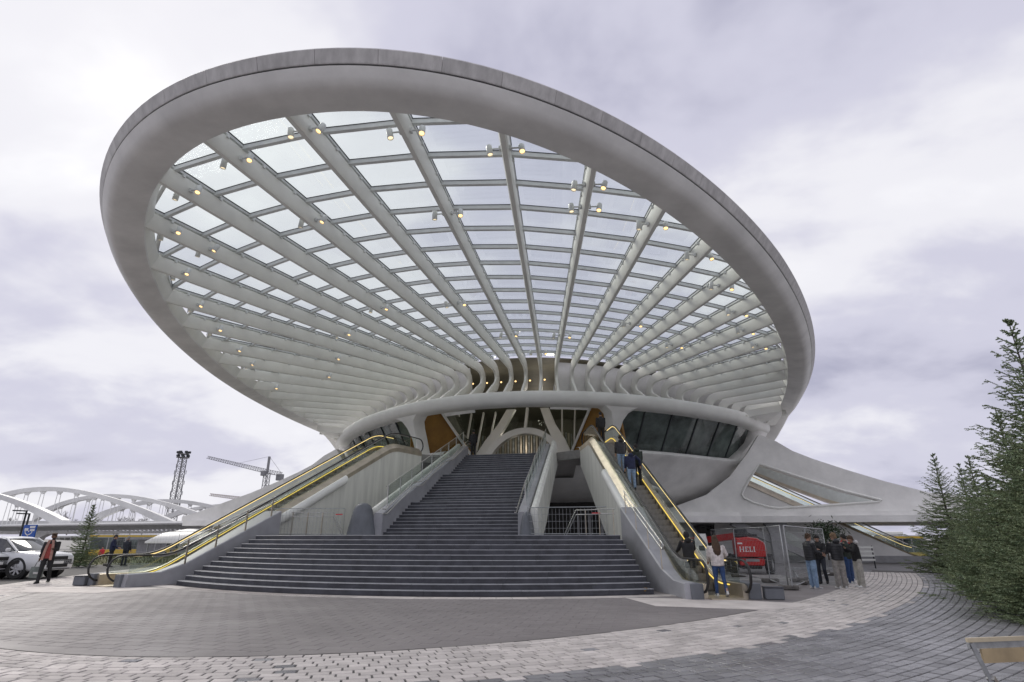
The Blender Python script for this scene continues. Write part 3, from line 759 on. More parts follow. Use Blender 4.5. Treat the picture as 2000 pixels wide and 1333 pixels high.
# ------------------------------------------------------------ staircase
ST = thing('staircase', 'wide curved dark stone staircase climbing to the station entrance', 'staircase', (0, 20, 0))
CY, RH0, TR, NR = 33.8, 0.155, 0.29, 11
def halfw(k): return lerp(8.42, 7.42, k/10)
mat('bluestone_skylit', (0.30, 0.305, 0.33), 0.5, var=0.10, vscale=2.5, bump=0.1, bscale=60)  # paler copy of the step stone: sky light on treads put into the colour
mat('cheek_stone', (0.36, 0.36, 0.385), 0.5, var=0.08, vscale=1.5, bump=0.08, bscale=40)
def tops(mb):      # top faces and rounded nosing edge get the painted-in sky light
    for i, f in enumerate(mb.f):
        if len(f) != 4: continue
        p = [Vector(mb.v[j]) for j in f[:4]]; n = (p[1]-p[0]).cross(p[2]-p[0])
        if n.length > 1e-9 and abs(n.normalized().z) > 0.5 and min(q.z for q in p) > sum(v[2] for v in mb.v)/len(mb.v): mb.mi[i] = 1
SP = [(0.0, 0.002), (0.0, 0.118), (-0.012, 0.122), (-0.014, 0.138), (0.004, 0.155), (0.30, 0.155), (0.30, 0.002)]
rs = random.Random(5)
for k in range(NR):
    R = 16.9-TR*k; am = math.asin(halfw(k)/R); a = -am; z0 = RH0*k
    off0 = rs.uniform(0.5, 1.3)/R; cuts = [-am]; c = -am+off0
    while c < am-0.3/R: cuts.append(c); c += rs.uniform(1.15, 1.5)/R
    cuts.append(am)
    for a0, a1 in zip(cuts[:-1], cuts[1:]):
        mb = MB(); rings = []; g = 0.0035/R; j = rs.uniform(-0.0015, 0.0015)
        n = 3
        dep = 1.2 if k == NR-1 else 0.0
        for i in range(n+1):
            t = lerp(a0+g, a1-g, i/n)
            rings.append([V((R-d-(dep if d > 0.2 else 0)+j)*sin(t), CY-(R-d-(dep if d > 0.2 else 0)+j)*cos(t), z0+z+j) for d, z in SP])
        mb.loft(rings, True, True); tops(mb); mb.build('stone_block', ['bluestone', 'bluestone_skylit'], ST)
LZ = RH0*NR
# landing
mb = MB(); P = [(-7.3, 22.1)]+[(13.0*sin(a), CY-13.0*cos(a)) for a in [radians(-33+66*i/20) for i in range(21)]]+[(7.3, 22.1), (7.0, 23.6), (6.4, 25.2), (-6.4, 25.2), (-7.0, 23.6)]
mb.prism([V(x, y, LZ-0.22) for x, y in P], (0, 0, 0.219)); mb.build('landing', 'bluestone_side', ST)
# core under the lower flight
mb = MB(); mb.prism([V(x, y, -0.0) for x, y in [(-8.3, 20.2)]+[(16.3*sin(a), CY-16.3*cos(a)) for a in [radians(-28+56*i/14) for i in range(15)]]+[(8.3, 20.2), (6.9, 23.9), (-6.9, 23.9)]], (0, 0, 0.03)); mb.build('core', 'bluestone_side', ST)
# upper flights
HW0, HW1, Y0, Y1 = 3.05, 2.45, 24.8, 35.5
rise = (6.62-LZ)/31; y = Y0; nos = []
for k in range(31):
    nos.append((y, LZ+rise*k)); y += 1.05 if k in (9, 20) else 0.2936
def hwy(y): return lerp(HW0, HW1, (y-Y0)/(Y1-Y0))
for k, (yy, z) in enumerate(nos):
    y2 = nos[k+1][0] if k < 30 else 36.2; h = hwy(yy)
    w = h+0.06; mb = MB()
    prof = [(yy, z-0.15), (yy, z+rise-0.035), (yy-0.012, z+rise-0.03), (yy-0.014, z+rise-0.018), (yy+0.006, z+rise), (y2+0.02, z+rise), (y2+0.02, z-0.15)]
    cuts = [-w, -w*0.33+rs.uniform(-.3, .3), w*0.35+rs.uniform(-.3, .3), w]
    stp = None
    for a, b in zip(cuts[:-1], cuts[1:]):
        mb.loft([[V(x, q[0], q[1]) for q in prof] for x in (a+0.002, b-0.002)], True, True)
    tops(mb); mb.build('step', ['bluestone', 'bluestone_skylit'], ST)
def nosez(y):
    for (a, za), (b, zb) in zip(nos[:-1], nos[1:]):
        if a <= y < b: return lerp(za, zb, (y-a)/(b-a))+rise
    return LZ+rise if y < Y0 else 6.62
for sg in (-1, 1):
    # stringers
    mb = MB(); rings = []
    for i in range(25):
        y = lerp(24.62, 35.6, i/24); h = hwy(y)
        up = lerp(0.62, 0.28, i/24); zt = lerp(2.52, 7.0, i/24) if True else 0
        zt = LZ+0.95+(y-24.62)*0.418
        rings.append([V(sg*(h+0.03), y, max(0, zt-1.6)), V(sg*(h+0.03), y, zt-0.03), V(sg*(h+0.08), y, zt), V(sg*(h+0.40), y, zt+0.01), V(sg*(h+0.46), y, zt-0.05), V(sg*(h+0.50), y, max(0, zt-1.6))])
    mb.loft(rings, True, True); mb.build('stringer', 'cheek_stone', ST, smooth=30)
    # flights' outer parapet, white concrete
    mb = MB(); rings = []
    for y, zb in ((24.75, LZ), (26.5, LZ), (28.0, 2.3), (30, 3.35), (32, 4.35), (34, 5.25), (35.6, 5.9)):
        h = hwy(y)+0.55; zt = LZ+1.05+(y-24.62)*0.425
        rings.append([V(sg*h, y, zb), V(sg*h, y, zt-0.08), V(sg*(h+0.06), y, zt), V(sg*(h+0.2), y, zt), V(sg*(h+0.3), y, zt-0.12), V(sg*(h+0.36), y, zb)])
    mb.loft(rings, True, True); mb.build('parapet', 'concrete_wall', ST, smooth=40)
    # handrails
    for dx, dz in ((0.0, 0.62), (-0.05, 0.42)):
        pts = []
        for y in (24.4, 24.8, 27.4, 27.75, 28.5, 31.4, 31.8, 32.6, 35.3, 36.0):
            zz_ = nosez(max(24.85, min(35.4, y)))+dz+0.32; h = hwy(y)-0.02+dx; pts.append(V(sg*h, y, zz_))
        mb = MB(); mb.tube(pts, 0.024, 6); mb.build('handrail', 'steel', ST, smooth=60)
    for i in range(9):
        y = lerp(25.4, 35.2, i/8); h = hwy(y)+0.24; zt = LZ+0.95+(y-24.62)*0.418
        mb = MB(); mb.box(V(sg*h, y, zt+0.5), (0.03, 0.05, 1.0)); mb.build('baluster', 'steel', ST)
        if i < 8:
            y2 = lerp(25.4, 35.2, (i+1)/8); h2 = hwy(y2)+0.24; z2 = LZ+0.95+(y2-24.62)*0.418; mb = MB()
            mb.prism([V(sg*h, y+0.04, zt+0.06), V(sg*h2, y2-0.04, z2+0.06), V(sg*h2, y2-0.04, z2+0.95), V(sg*h, y+0.04, zt+0.95)], (0.012, 0, 0)); mb.build('glass_panel', 'clear_glass', ST)
    mb = MB(); mb.tube([V(sg*(hwy(25.2)+0.24), 25.2, LZ+2.16), V(sg*(hwy(35.3)+0.24), 35.3, LZ+0.95+(35.3-24.62)*0.418+1.02)], 0.02, 6); mb.build('top_rail', 'steel', ST)
    # newel: tall rounded stone fin at the foot of the upper flight
    mb = MB(); rings = []
    hh = 1.38 if sg < 0 else 0.95
    for z, w, d in ((LZ, 0.66, 0.55), (LZ+0.35, 0.60, 0.52), (LZ+0.8*hh, 0.42, 0.42), (LZ+0.92*hh, 0.33, 0.36), (LZ+hh, 0.15, 0.2)):
        c = V(sg*(4.02 if sg < 0 else 3.5), 24.55, z); wx = w if sg < 0 else w*0.45
        rings.append([c+V(wx*cos(a), d*sin(a), 0) for a in [2*pi*j/14 for j in range(14)]])
    mb.loft(rings, True, True); mb.build('newel', 'bluestone_side', ST, smooth=50)
# stone cheek between lower flight and escalator
for sg in (-1, 1):
    mb = MB(); rings = []
    for s, zt in ((0, 0.02), (0.05, 0.42), (1.3, 0.44), (2.2, 0.72), (6.2, 2.75)):
        y = 17.75+s*0.93; xi = lerp(9.25, 8.0, s/6.2) if s < 2 else lerp(8.75, 7.42, (s-2)/4.2); xo = lerp(9.55, 8.25, s/6.2)
        rings.append([V(sg*xi, y, 0), V(sg*xi, y, zt-0.03), V(sg*(xi+0.04), y, zt), V(sg*xo, y, zt), V(sg*xo, y, 0)])
    mb.loft(rings, True, True); mb.build('cheek_wall', 'cheek_stone', ST, smooth=30)
    # double steel handrail on the cheek with posts
    base_ = [(19.6, 8.78, 0.55), (23.2, 7.6, 2.48)]
    for dz in (0.92, 0.72):
        pts = [V(sg*8.66, 19.3, 0.55+dz-0.12), V(sg*8.76, 19.45, 0.5+dz+0.06)] if False else []
        for t in (0, 0.08, 0.5, 1.0): pts.append(V(sg*lerp(8.78, 7.6, t)+0, lerp(19.6, 23.2, t), lerp(0.55, 2.42, t)+dz))
        if dz > 0.8: pts = [V(sg*8.80, 19.52, 0.55+0.72), V(sg*8.82, 19.42, 0.55+0.82)]+pts
        pts += [V(sg*7.1, 23.5, 1.72+dz), V(sg*6.5, 23.7, 1.72+dz)] if False else []
        mb = MB(); mb.tube(pts, 0.024, 7); mb.build('handrail', 'steel', ST, smooth=60)
    for t in (0.04, 0.34, 0.66, 0.97):
        x, y, z = lerp(8.78, 7.6, t), lerp(19.6, 23.2, t), lerp(0.62, 2.42, t)
        mb = MB(); mb.box(V(sg*x, y, z+0.30), (0.03, 0.07, 1.2)); mb.build('post', 'steel_satin', ST)
    # rail round the stair well at the back of the landing
    for dz in (1.0, 0.82):
        pts = [V(sg*7.2, 23.9, LZ+dz), V(sg*6.0, 24.6, LZ+dz), V(sg*5.55, 24.7, LZ+dz), V(sg*4.95, 24.9, LZ+dz-1.1)]
        mb = MB(); mb.tube(pts, 0.022, 6); mb.build('well_rail', 'steel', ST, smooth=60)
    for t in (0.05, 0.4, 0.75):
        p = V(sg*7.2, 23.9, LZ).lerp(V(sg*5.55, 24.7, LZ), t); mb = MB(); mb.box(p+V(0, 0, 0.5), (0.03, 0.05, 1.0)); mb.build('well_post', 'steel_satin', ST)

# ------------------------------------------------------------ escalators
SPL = []
def escalator(name, label, sg, A, Bp, inc0, inc1, H, Ltot, group, light_wall=True, depth=True, wall_right=True):
    A = V(*A); d = (V(*Bp)-A).normalized(); sd = V(d.y, -d.x, 0)     # sd points to the right of travel up
    E_ = thing(name, label, 'escalator', A, group)
    z0 = A.z
    def nz(s):
        # smooth nose line
        def raw(s): return min(1, max(0, (s-inc0)/(inc1-inc0)))*H
        return z0+sum(raw(s+q) for q in (-0.5, -0.25, 0, 0.25, 0.5))/5
    def P(s, x, z): return V(A.x, A.y, 0)+d*s+sd*x+V(0, 0, z)
    S = [Ltot*i/60 for i in range(61)]
    # supporting beam under the machine
    inn = -sg   # side facing the stairs
    if depth:
        mb = MB(); rr = []
        kk = (3.7-1.8)/2.8
        for s in [0.9+i*(Ltot-0.9)/50 for i in range(51)]:
            zt = nz(s)+0.02; zb = max(0.0, (s-8.4)*0.68); zb = min(zb, zt-0.45)
            if s > 13.9: zb = min(3.75+(s-13.9)*0.66, zt-0.5)
            rr.append([P(s, -0.76, zb), P(s, -0.82, zb+0.1), P(s, -0.82, zt+0.05), P(s, -0.62, zt+0.06), P(s, 0.62, zt-0.25), P(s, 0.82, zt+0.05), P(s, 0.82, zb+0.1), P(s, 0.76, zb)])
        rr2 = [[r[0], r[1], r[2], r[3], P(0, 0, 0)*0+(r[3]+(r[5]-r[3])*0.02)-V(0, 0, 0.3), r[5]-(r[5]-r[3])*0.2-V(0, 0, 0.3), r[5], r[6], r[7]] for r in rr]
        mb.loft(rr2, True, True); mb.build('support_beam', 'concrete_wall', E_, smooth=30)
        # pale rounded coping along the side that faces the stairs
        mb = MB(); rr = []
        for s in [4.6+i*5.6/16 for i in range(17)]:
            c = P(s, inn*0.86, nz(s)-0.10); up = V(0, 0, 1)
            rr.append([c+sd*inn*0.20*cos(a)+up*0.24*sin(a) for a in [2*pi*j/12 for j in range(12)]])
        mb.loft(rr, True, True); mb.build('coping', 'white_paint', E_, smooth=60)
    # plinth at the foot
    if sg and depth:
        for x in (-1, 1):
            mb = MB(); mb.cbox(P(0.55, x*0.82, 0.2), (0.34, 1.3, 0.42), 0.015, Matrix.Rotation(atan2(d.y, d.x)-pi/2, 3, 'Z')); mb.build('foot_plinth', 'bluestone_side', E_)
    for x in (-1, 1):
        mb = MB(); rr = []
        for s in S: z = nz(s); rr.append([P(s, x*0.50, z-0.15), P(s, x*0.50, z+0.34), P(s, x*0.56, z+0.36), P(s, x*0.80, z+0.14), P(s, x*0.83, z+0.10), P(s, x*0.83, z-0.12), P(s, x*0.6, z-0.15)])
        mb.loft(rr, True, True); mb.build('skirt', 'steel_satin', E_, smooth=30)
        mb = MB(); rr = []
        for s in S[3:-2]: z = nz(s); rr.append([P(s, x*0.486, z+0.26), P(s, x*0.486, z+0.292), P(s, x*0.499, z+0.292), P(s, x*0.499, z+0.26)])
        mb.loft(rr, True, True); mb.build('skirt_light', 'led_gold', E_)
        # glass balustrade
        nseg = int(Ltot/1.6)
        for i in range(nseg):
            a, b = 0.35+(Ltot-0.7)*i/nseg+0.006, 0.35+(Ltot-0.7)*(i+1)/nseg-0.006; mb = MB(); rr = []
            for j in range(6):
                s = lerp(a, b, j/5); rr.append([P(s, x*0.60, nz(s)+0.34), P(s, x*0.612, nz(s)+0.34), P(s, x*0.612, nz(s)+0.93), P(s, x*0.60, nz(s)+0.93)])
            mb.loft(rr, True, True); mb.build('glass_panel', 'clear_glass', E_)
        # handrail loop
        pts = []
        lo, hi = 0.05, Ltot-0.05
        for j in range(9): a = -pi/2-pi*j/8*1.0; pts.append(P(lo+0.42*cos(a)*1.0, x*0.605, nz(0)+0.55+0.42*sin(a)))
        pts = [P(lo+0.28, x*0.605, nz(0)+0.12)]+pts
        for s in S[2:-2]: pts.append(P(s, x*0.605, nz(s)+0.98))
        for j in range(9): a = pi/2-pi*j/8; pts.append(P(hi+0.42*cos(a), x*0.605, nz(Ltot)+0.55+0.42*sin(a)))
        mb = MB(); mb.tube(pts, 0.042, 8, flat=(1, 0.8)); mb.build('handrail', 'rubber', E_, smooth=60)
        mb = MB(); rr = []
        for s in S[4:-4]: z = nz(s)+0.928; rr.append([P(s, x*0.578, z-0.015), P(s, x*0.578, z+0.015), P(s, x*0.597, z+0.015), P(s, x*0.597, z-0.015)])
        mb.loft(rr, True, True); mb.build('handrail_light', 'led_handrail', E_)
        mb = MB(); rr = []
        for s in S[4:-4]: z = nz(s)+0.928; rr.append([P(s, x*0.598, z-0.03), P(s, x*0.598, z+0.03), P(s, x*0.625, z+0.03), P(s, x*0.625, z-0.03)])
        mb.loft(rr, True, True); mb.build('rail_profile', 'steel', E_)
    mb = MB(); rr = []
    for s in S[:6]+S[-9:] if False else S: pass
    sl = H/(inc1-inc0); n = int((inc1-inc0)/0.4); M_ = MB()
    # one step, shared
    q = [(-0.48, 0, -0.24), (0.48, 0, -0.24), (0.48, 0.42, -0.24), (-0.48, 0.42, -0.24), (-0.48, 0, 0), (0.48, 0, 0), (0.48, 0.42, 0), (-0.48, 0.42, 0)]
    M_.hexa([V(*p) for p in q])
    for j in range(12): M_.box(V(-0.44+0.08*j, 0.2, 0.004), (0.03, 0.40, 0.008))
    sm = M_.mesh('step', 'step_metal'); ang = atan2(d.y, d.x)-pi/2
    tot = int((Ltot-1.6)/0.4)
    for i in range(tot):
        s = 0.8+0.4*i; o = bpy.data.objects.new('step', sm); COL.objects.link(o); o.parent = E_
        zz = nz(s+0.42)-0.02 if inc0-0.2 < s < inc1+0.2 else nz(s)-0.02
        o.location = P(s, 0, zz)-A; o.rotation_euler = (0, 0, ang)
    mb = MB(); 
    for s0, s1 in ((-0.25, 0.85), (Ltot-0.9, Ltot+0.3)):
        zz = nz(s0 if s0 > 1 else 0); mb.hexa([P(s, x, z) for z in (zz-0.1, zz-0.005) for s, x in ((s0, -0.5), (s0, 0.5), (s1, 0.5), (s1, -0.5))])
    mb.build('comb_plate', 'steel_satin', E_)
    return E_, P, nz
mat('step_metal', (0.22, 0.215, 0.21), 0.5, metal=0.3, var=0.15, vscale=6)
mat('led_handrail', (0.9, 0.8, 0.4), 0.5, emis=(1.0, 0.74, 0.30), estr=0.85)
ER, PR, nzR = escalator('escalator', 'right escalator beside the dark stairs, carrying people up', 1, (10.35, 18.05, 0.04), (5.65, 34.3, 0), 1.9, 13.9, 6.56, 16.6, 'escalators flanking the stairs')
EL, PL, nzL = escalator('escalator', 'left escalator beside the dark stairs, empty and climbing to the entrance', -1, (-10.35, 18.05, 0.04), (-5.65, 34.3, 0), 1.9, 13.9, 6.56, 16.6, 'escalators flanking the stairs')
# far escalator at the right of the hall with its white side wall
ES, PS, nzS = escalator('escalator', 'distant escalator with golden light strips rising behind the right wing', 0, (28.0, 47.6, 0.0), (13.5, 47.2, 0), 1.2, 13.4, 6.3, 15.5, None, depth=False)
W2 = thing('side_wall', 'pale sloping wall carrying the distant escalator on the right', 'wall', (22, 47, 0))
mb = MB(); mb.prism([V(x, 46.6, z) for x, z in ((13.5, 0), (27.6, 0), (26.9, 0.15), (14.7, 6.15), (13.5, 6.2))], (0, 0.25, 0)); mb.build('wall_face', 'white_shell', W2)
mb = MB(); mb.box(V(20.5, 46.45, 0.22), (14.4, 0.1, 0.44)); mb.build('wall_base', 'strut_grey', W2)
for sg in (-1, 1):
    t = thing('stone_block_seat', 'squat dark stone block on the paving outside the foot of the %s escalator' % ('right' if sg > 0 else 'left'), 'stone block', (sg*11.65, 18.35, 0))
    mb = MB(); mb.cbox((0, 0, 0.15), (0.5, 0.4, 0.3), 0.02); o = mb.build('block', 'bluestone_side', t, world=False)
    mb = MB(); mb.cbox((0, 0, 0.312), (0.53, 0.43, 0.024), 0.008); mb.build('lid', 'bluestone', t, world=False)
# mesh gates across the landing
def mesh_gate(label, a, b, h, group, name='steel_gate', nv=22, sign=None):
    a, b = V(*a), V(*b); t = thing(name, label, 'barrier', a, group); d = b-a; d.z = 0; l = d.length; d.normalize()
    mb = MB(); c = [a+V(0, 0, 0.06), b+V(0, 0, 0.06), b+V(0, 0, h), a+V(0, 0, h)]; mb.tube(c, 0.021, 6, loop=True); mb.build('frame', 'galvanised', t, smooth=60)
    for i in range(1, nv):
        p = a+d*(l*i/nv); mb = MB(); mb.box(p+V(0, 0, h/2), (0.008, 0.008, h-0.1)); mb.build('wire', 'galvanised', t)
    for k in range(1, 4):
        mb = MB(); mb.bar(a+V(0, 0, h*k/4), b+V(0, 0, h*k/4), 0.008, 0.008); mb.build('wire', 'galvanised', t)
    if sign:
        mb = MB(); p = a+d*(l*sign); mb.box(p+V(0, -0.02, h*0.78), (0.34, 0.01, 0.05)); mb.build('red_tag', 'red_paint', t)
    return t
mat('red_paint', (0.55, 0.02, 0.02), 0.35, var=0.08, coat=0.4)
mesh_gate('steel mesh gate closing the right end of the stair landing', (3.58, 24.2, LZ), (6.84, 24.25, LZ), 1.1, 'mesh gates on the landing', sign=0.87)
mesh_gate('steel mesh gate closing the left end of the stair landing', (-8.1, 23.6, LZ), (-4.75, 24.25, LZ), 1.15, 'mesh gates on the landing', sign=0.93)
# ------------------------------------------------------------ far left: platform roof, arches, mast, cranes
mat('steel_white', (0.72, 0.72, 0.71), 0.5, var=0.05, vscale=0.3)
mat('lattice_grey', (0.25, 0.25, 0.26), 0.5, var=0.1); mat('lattice_red', (0.30, 0.22, 0.21), 0.6, var=0.2)
mat('bark', (0.10, 0.085, 0.075), 0.9, var=0.2)
mat('undercroft_dark', (0.12, 0.115, 0.11), 0.8, var=0.3, vscale=0.6)
PR_ = thing('platform_roof', 'long low white platform roof with slanting slats, left of the station', 'platform roof', (-60, 62, 0))
A1, A2 = V(-38, 71, 0), V(-118, 90, 0); dv = (A2-A1).normalized(); nv_ = V(-dv.y, dv.x, 0)*-1
def rp(s, d, z): return A1+dv*s+nv_*d+V(0, 0, z)
Lr = (A2-A1).length
mb = MB(); mb.loft([[rp(s, 0, 3.55), rp(s, -0.15, 3.75), rp(s, 0, 4.0), rp(s, 9, 4.05), rp(s, 9, 3.9)] for s in (0, Lr*0.3, Lr*0.6, Lr)], True, True); mb.build('roof_edge', 'steel_white', PR_)
for i in range(74):
    s = 0.6+i*Lr/74; mb = MB()
    mb.hexa([rp(s, 0.2, 3.50), rp(s+0.14, 0.2, 3.50), rp(s+1.54, 4.2, 2.75), rp(s+1.4, 4.2, 2.75), rp(s, 0.2, 3.85), rp(s+0.14, 0.2, 3.85), rp(s+1.54, 4.2, 3.7), rp(s+1.4, 4.2, 3.7)])
    mb.build('slat', 'steel_white', PR_)
mb = MB(); mb.hexa([rp(s, d, z) for z in (2.3, 2.8) for s, d in ((0, 4.3), (Lr, 4.3), (Lr, 5.2), (0, 5.2))]); mb.build('spine_beam', 'white_shell', PR_)
for i in range(5):
    s = 8+i*20; mb = MB(); c = rp(s, 4.7, 0); mb.loft([[c+dv*a*w+nv_*b*0.5+V(0, 0, z) for a, b in ((-1, -1), (1, -1), (1, 1), (-1, 1))] for z, w in ((-1.6, 0.5), (0.6, 0.6), (1.7, 1.5), (2.4, 4.0))], True, True); mb.build('pier', 'white_shell', PR_, smooth=40)
# lower second roof farther back
mb = MB(); mb.hexa([rp(s, d, z) for z in (1.75, 2.05) for s, d in ((0, 14), (Lr, 14), (Lr, 24), (0, 24))]); mb.build('rear_roof', 'steel_white', PR_)
mb = MB(); mb.hexa([rp(s, d, z) for z in (-1.6, 1.2) for s, d in ((-5, 27), (Lr, 27), (Lr, 27.3), (-5, 27.3))]); mb.build('rear_wall', 'undercroft_dark', PR_)
for i in range(40):
    s = 1+i*Lr/40; mb = MB(); mb.hexa([rp(s, 14, 1.3), rp(s+0.2, 14, 1.3), rp(s+1.8, 18, 1.1), rp(s+1.6, 18, 1.1), rp(s, 14, 1.74), rp(s+0.2, 14, 1.74), rp(s+1.8, 18, 1.74), rp(s+1.6, 18, 1.74)]); mb.build('rear_slat', 'steel_white', PR_)

def arch(label, a, m, b, wd, group, ndiv=28, hang=True):
    a, m, b = V(*a), V(*m), V(*b)
    t = thing('footbridge_arch', label, 'arch', (a+b)/2, group)
    def q(u): # parabola through the three points
        return a*(2*(u-0.5)*(u-1))+m*(-4*u*(u-1))+b*(2*u*(u-0.5))
    d = (b-a).normalized(); sd = V(d.y, -d.x, 0); rr = []
    for i in range(ndiv+1):
        u = i/ndiv; p = q(u); w = wd*(1+1.1*abs(2*u-1)**3); rr.append([p+sd*w*0.5+V(0, 0, -w*.5), p+sd*w*0.5+V(0, 0, w*.5), p-sd*w*0.5+V(0, 0, w*.5), p-sd*w*0.5+V(0, 0, -w*.5)])
    mb = MB(); mb.loft(rr, True, True); mb.build('arch_rib', 'steel_white', t, smooth=30)
    if hang:
        zb = 3.9
        for i in range(2, 11):
            u = i/12.0; p = q(u)
            if p.z-zb < 1.0: continue
            for o_ in (-0.35, 0.35):
                mb = MB(); c = q(u+0.0); mb.bar(c+d*o_+V(0, 0, -wd*.4), V(c.x, c.y, zb)+d*(o_*1.4), 0.09, 0.09); mb.build('hanger', 'steel_white', t)
            mb = MB(); c = q(u); mb.loft([[c+d*x*w+sd*y*0.2+V(0, 0, z) for x, y in ((-1, -1), (1, -1), (1, 1), (-1, 1))] for z, w in ((-wd*.4, 0.65), (-wd*.5-0.6, 0.2))], True, True); mb.build('gusset', 'steel_white', t)
    return t
GA = 'white bowstring arches over the tracks'
arch('white bowstring arch whose right end comes down at the far left edge', at(-420, 1010, 98), at(-145, 950, 93), at(128, 1026, 88), 0.75, GA)
arch('large white bowstring arch, the tallest one in the row', at(-60, 1000, 92), at(118, 957, 96), at(345, 1030, 100), 0.8, GA)
arch('white bowstring arch peaking just right of the tallest one', at(70, 1012, 108), at(232, 970, 112), at(440, 1030, 116), 0.8, GA)
arch('white bowstring arch seen behind the antenna mast', at(190, 1012, 128), at(345, 980, 134), at(520, 1030, 140), 0.9, GA)
arch('farthest small white bowstring arch, partly behind the left escalator', at(320, 1014, 158), at(465, 988, 164), at(620, 1026, 170), 0.85, GA)
mb = MB(); Bd = thing('footbridge_deck', 'white bridge deck on which the arches stand', 'bridge', (-90, 100, 0))
mb.bar(at(-260, 1022, 100), at(640, 1022, 168), 6.0, 0.8); mb.build('deck', 'steel_white', Bd)
for (x0, x1, y0, Y) in ((215, 255, 1018, 112), (398, 432, 1016, 134)):
    pass

def lattice(t, a, b, w0, w1, n, m, nm, th=0.12, tri=False):
    a, b = V(*a), V(*b); ax = (b-a).normalized(); up = V(0, 0, 1) if abs(ax.z) < 0.7 else V(0, 1, 0)
    u = ax.cross(up).normalized(); w = u.cross(ax); cs = [(-1, -1), (1, -1), (1, 1), (-1, 1)] if not tri else [(-1, -1), (1, -1), (0, 1)]
    def c(k, i): f = lerp(w0, w1, i/n)/2; return a.lerp(b, i/n)+u*cs[k][0]*f+w*cs[k][1]*f
    K = len(cs); mb = MB()
    for k in range(K): mb.bar(c(k, 0), c(k, n), th, th)
    mb.build(nm, m, t)
    mb = MB()
    for i in range(n):
        for k in range(K):
            k2 = (k+1) % K; mb.bar(c(k, i), c(k2, i+1) if i % 2 else c(k2, i+1), th*0.55, th*0.55); mb.bar(c(k, i), c(k2, i), th*0.5, th*0.5)
    mb.build('bracing', m, t, kind='stuff')
# antenna mast
t = thing('antenna_mast', 'dark lattice mast crowded with antennas, rising behind the arches', 'mast', (-155, 180, 0))
mx0, mx1 = at(336, 1030, 180), at(357.5, 893, 180); mb_ = mx0.copy(); mb_.x = mx1.x
lattice(t, (mx1.x, 180, 2), (mx1.x, 180, mx1.z), 2.6, 1.9, 16, 'lattice_grey', 'mast_frame', 0.22)
for i in range(26):
    z = lerp(12, mx1.z-2, (i//2)/13); sx = (-1 if i % 2 else 1)*(1.7+0.5*((i*7) % 3)/2); mb = MB(); mb.box(V(mx1.x+sx, 179.2+0.6*(i % 3), z), (0.15, 0.15, 1.4)); mb.build('antenna', 'lattice_grey', t)
for i in range(12):
    a = 2*pi*i/12; z = mx1.z+0.3+1.3*(i % 2); mb = MB(); mb.cbox(V(mx1.x+2.0*cos(a), 180+1.6*sin(a), z), (1.0, 0.7, 0.8), 0.1); mb.build('lamp_head', 'gasket', t)
mb = MB(); mb.lathe([(2.2, 0), (2.2, 0.15)], 14, V(mx1.x, 180, mx1.z-0.4)); mb.lathe([(2.0, 0), (2.0, 0.12)], 14, V(mx1.x, 180, mx1.z+0.9)); mb.build('platform', 'lattice_grey', t)
mb = MB(); mb.bar(V(mx1.x, 180, 2), V(mx1.x, 180, mx1.z), 0.4, 0.4, up=(0, 1, 0)); mb.build('cable_ladder', 'lattice_grey', t)
# tower cranes
def crane(label, base, Y, topx, topy, jl, jr, m, apex=True):
    p = at(topx, topy, Y); t = thing('tower_crane', label, 'crane', (p.x, Y, 0), 'tower cranes on the skyline')
    lattice(t, (p.x, Y, base), (p.x, Y, p.z), 1.7, 1.7, 16, m, 'tower', 0.2)
    L_ = at(*jl, Y-6); Rr = at(*jr, Y+2); hub = V(p.x, Y, p.z)
    jz = 0
    lattice(t, hub+V(0, 0, 0.4), L_, 1.6, 0.9, 26, m, 'jib', 0.16, tri=True)
    lattice(t, hub+V(0, 0, 0.4), Rr, 1.5, 1.3, 6, m, 'counter_jib', 0.16, tri=True)
    mb = MB(); mb.cbox(Rr+V(-0.8, 0, -1.2), (2.6, 1.6, 2.4), 0.1); mb.build('counterweight', 'lattice_grey', t)
    mb = MB(); mb.cbox(hub+V(-0.6, -1.4, -0.4), (1.6, 1.6, 1.9), 0.1); mb.build('cab', 'lattice_grey', t)
    if apex:
        mb = MB(); mb.bar(hub, hub+V(0, 0, 6.2), 0.7, 0.7, up=(0, 1, 0)); mb.build('apex', m, t)
        mb = MB(); mb.bar(hub+V(0, 0, 6.2), L_.lerp(hub, 0.45), 0.08, 0.08); mb.bar(hub+V(0, 0, 6.2), Rr, 0.1, 0.1); mb.build('tie_rod', m, t)
crane('tall tower crane with a long jib pointing left over the skyline', 0, 200, 522, 924, (405, 894), (551, 927), 'lattice_grey')
crane('low tower crane with a reddish jib, half hidden behind the left escalator', 0, 230, 500, 980, (410, 967), (540, 985), 'lattice_red', apex=False)
# bare winter trees on the skyline
def bare_tree(label, x, y, Y, h, seed, group='bare trees beyond the tracks'):
    p = at(x, y, Y); r = random.Random(seed); t = thing('bare_tree', label, 'tree', (p.x, Y, p.z-h), group)
    tr, br = MB(), MB()
    def grow(a, d, l, rad, lev):
        b = a+d*l; (tr if lev == 0 else br).tube([a, a.lerp(b, 0.5)+V(r.uniform(-.1, .1), 0, r.uniform(-.1, .1))*l*.3, b], [rad, rad*0.8, rad*0.6], 4, cap=False)
        if lev >= 4: return
        for _ in range(3 if lev < 3 else 4):
            q = (d+V(r.uniform(-1, 1), r.uniform(-1, 1), r.uniform(-0.2, 0.8))*0.75).normalized(); grow(a.lerp(b, r.uniform(0.55, 1)), q, l*r.uniform(0.55, 0.8), rad*0.55, lev+1)
    grow(V(p.x, Y, p.z-h), V(0, 0, 1), h*0.42, h*0.035, 0)
    tr.build('trunk', 'bark', t, fix=False); br.build('crown', 'bark', t, fix=False)
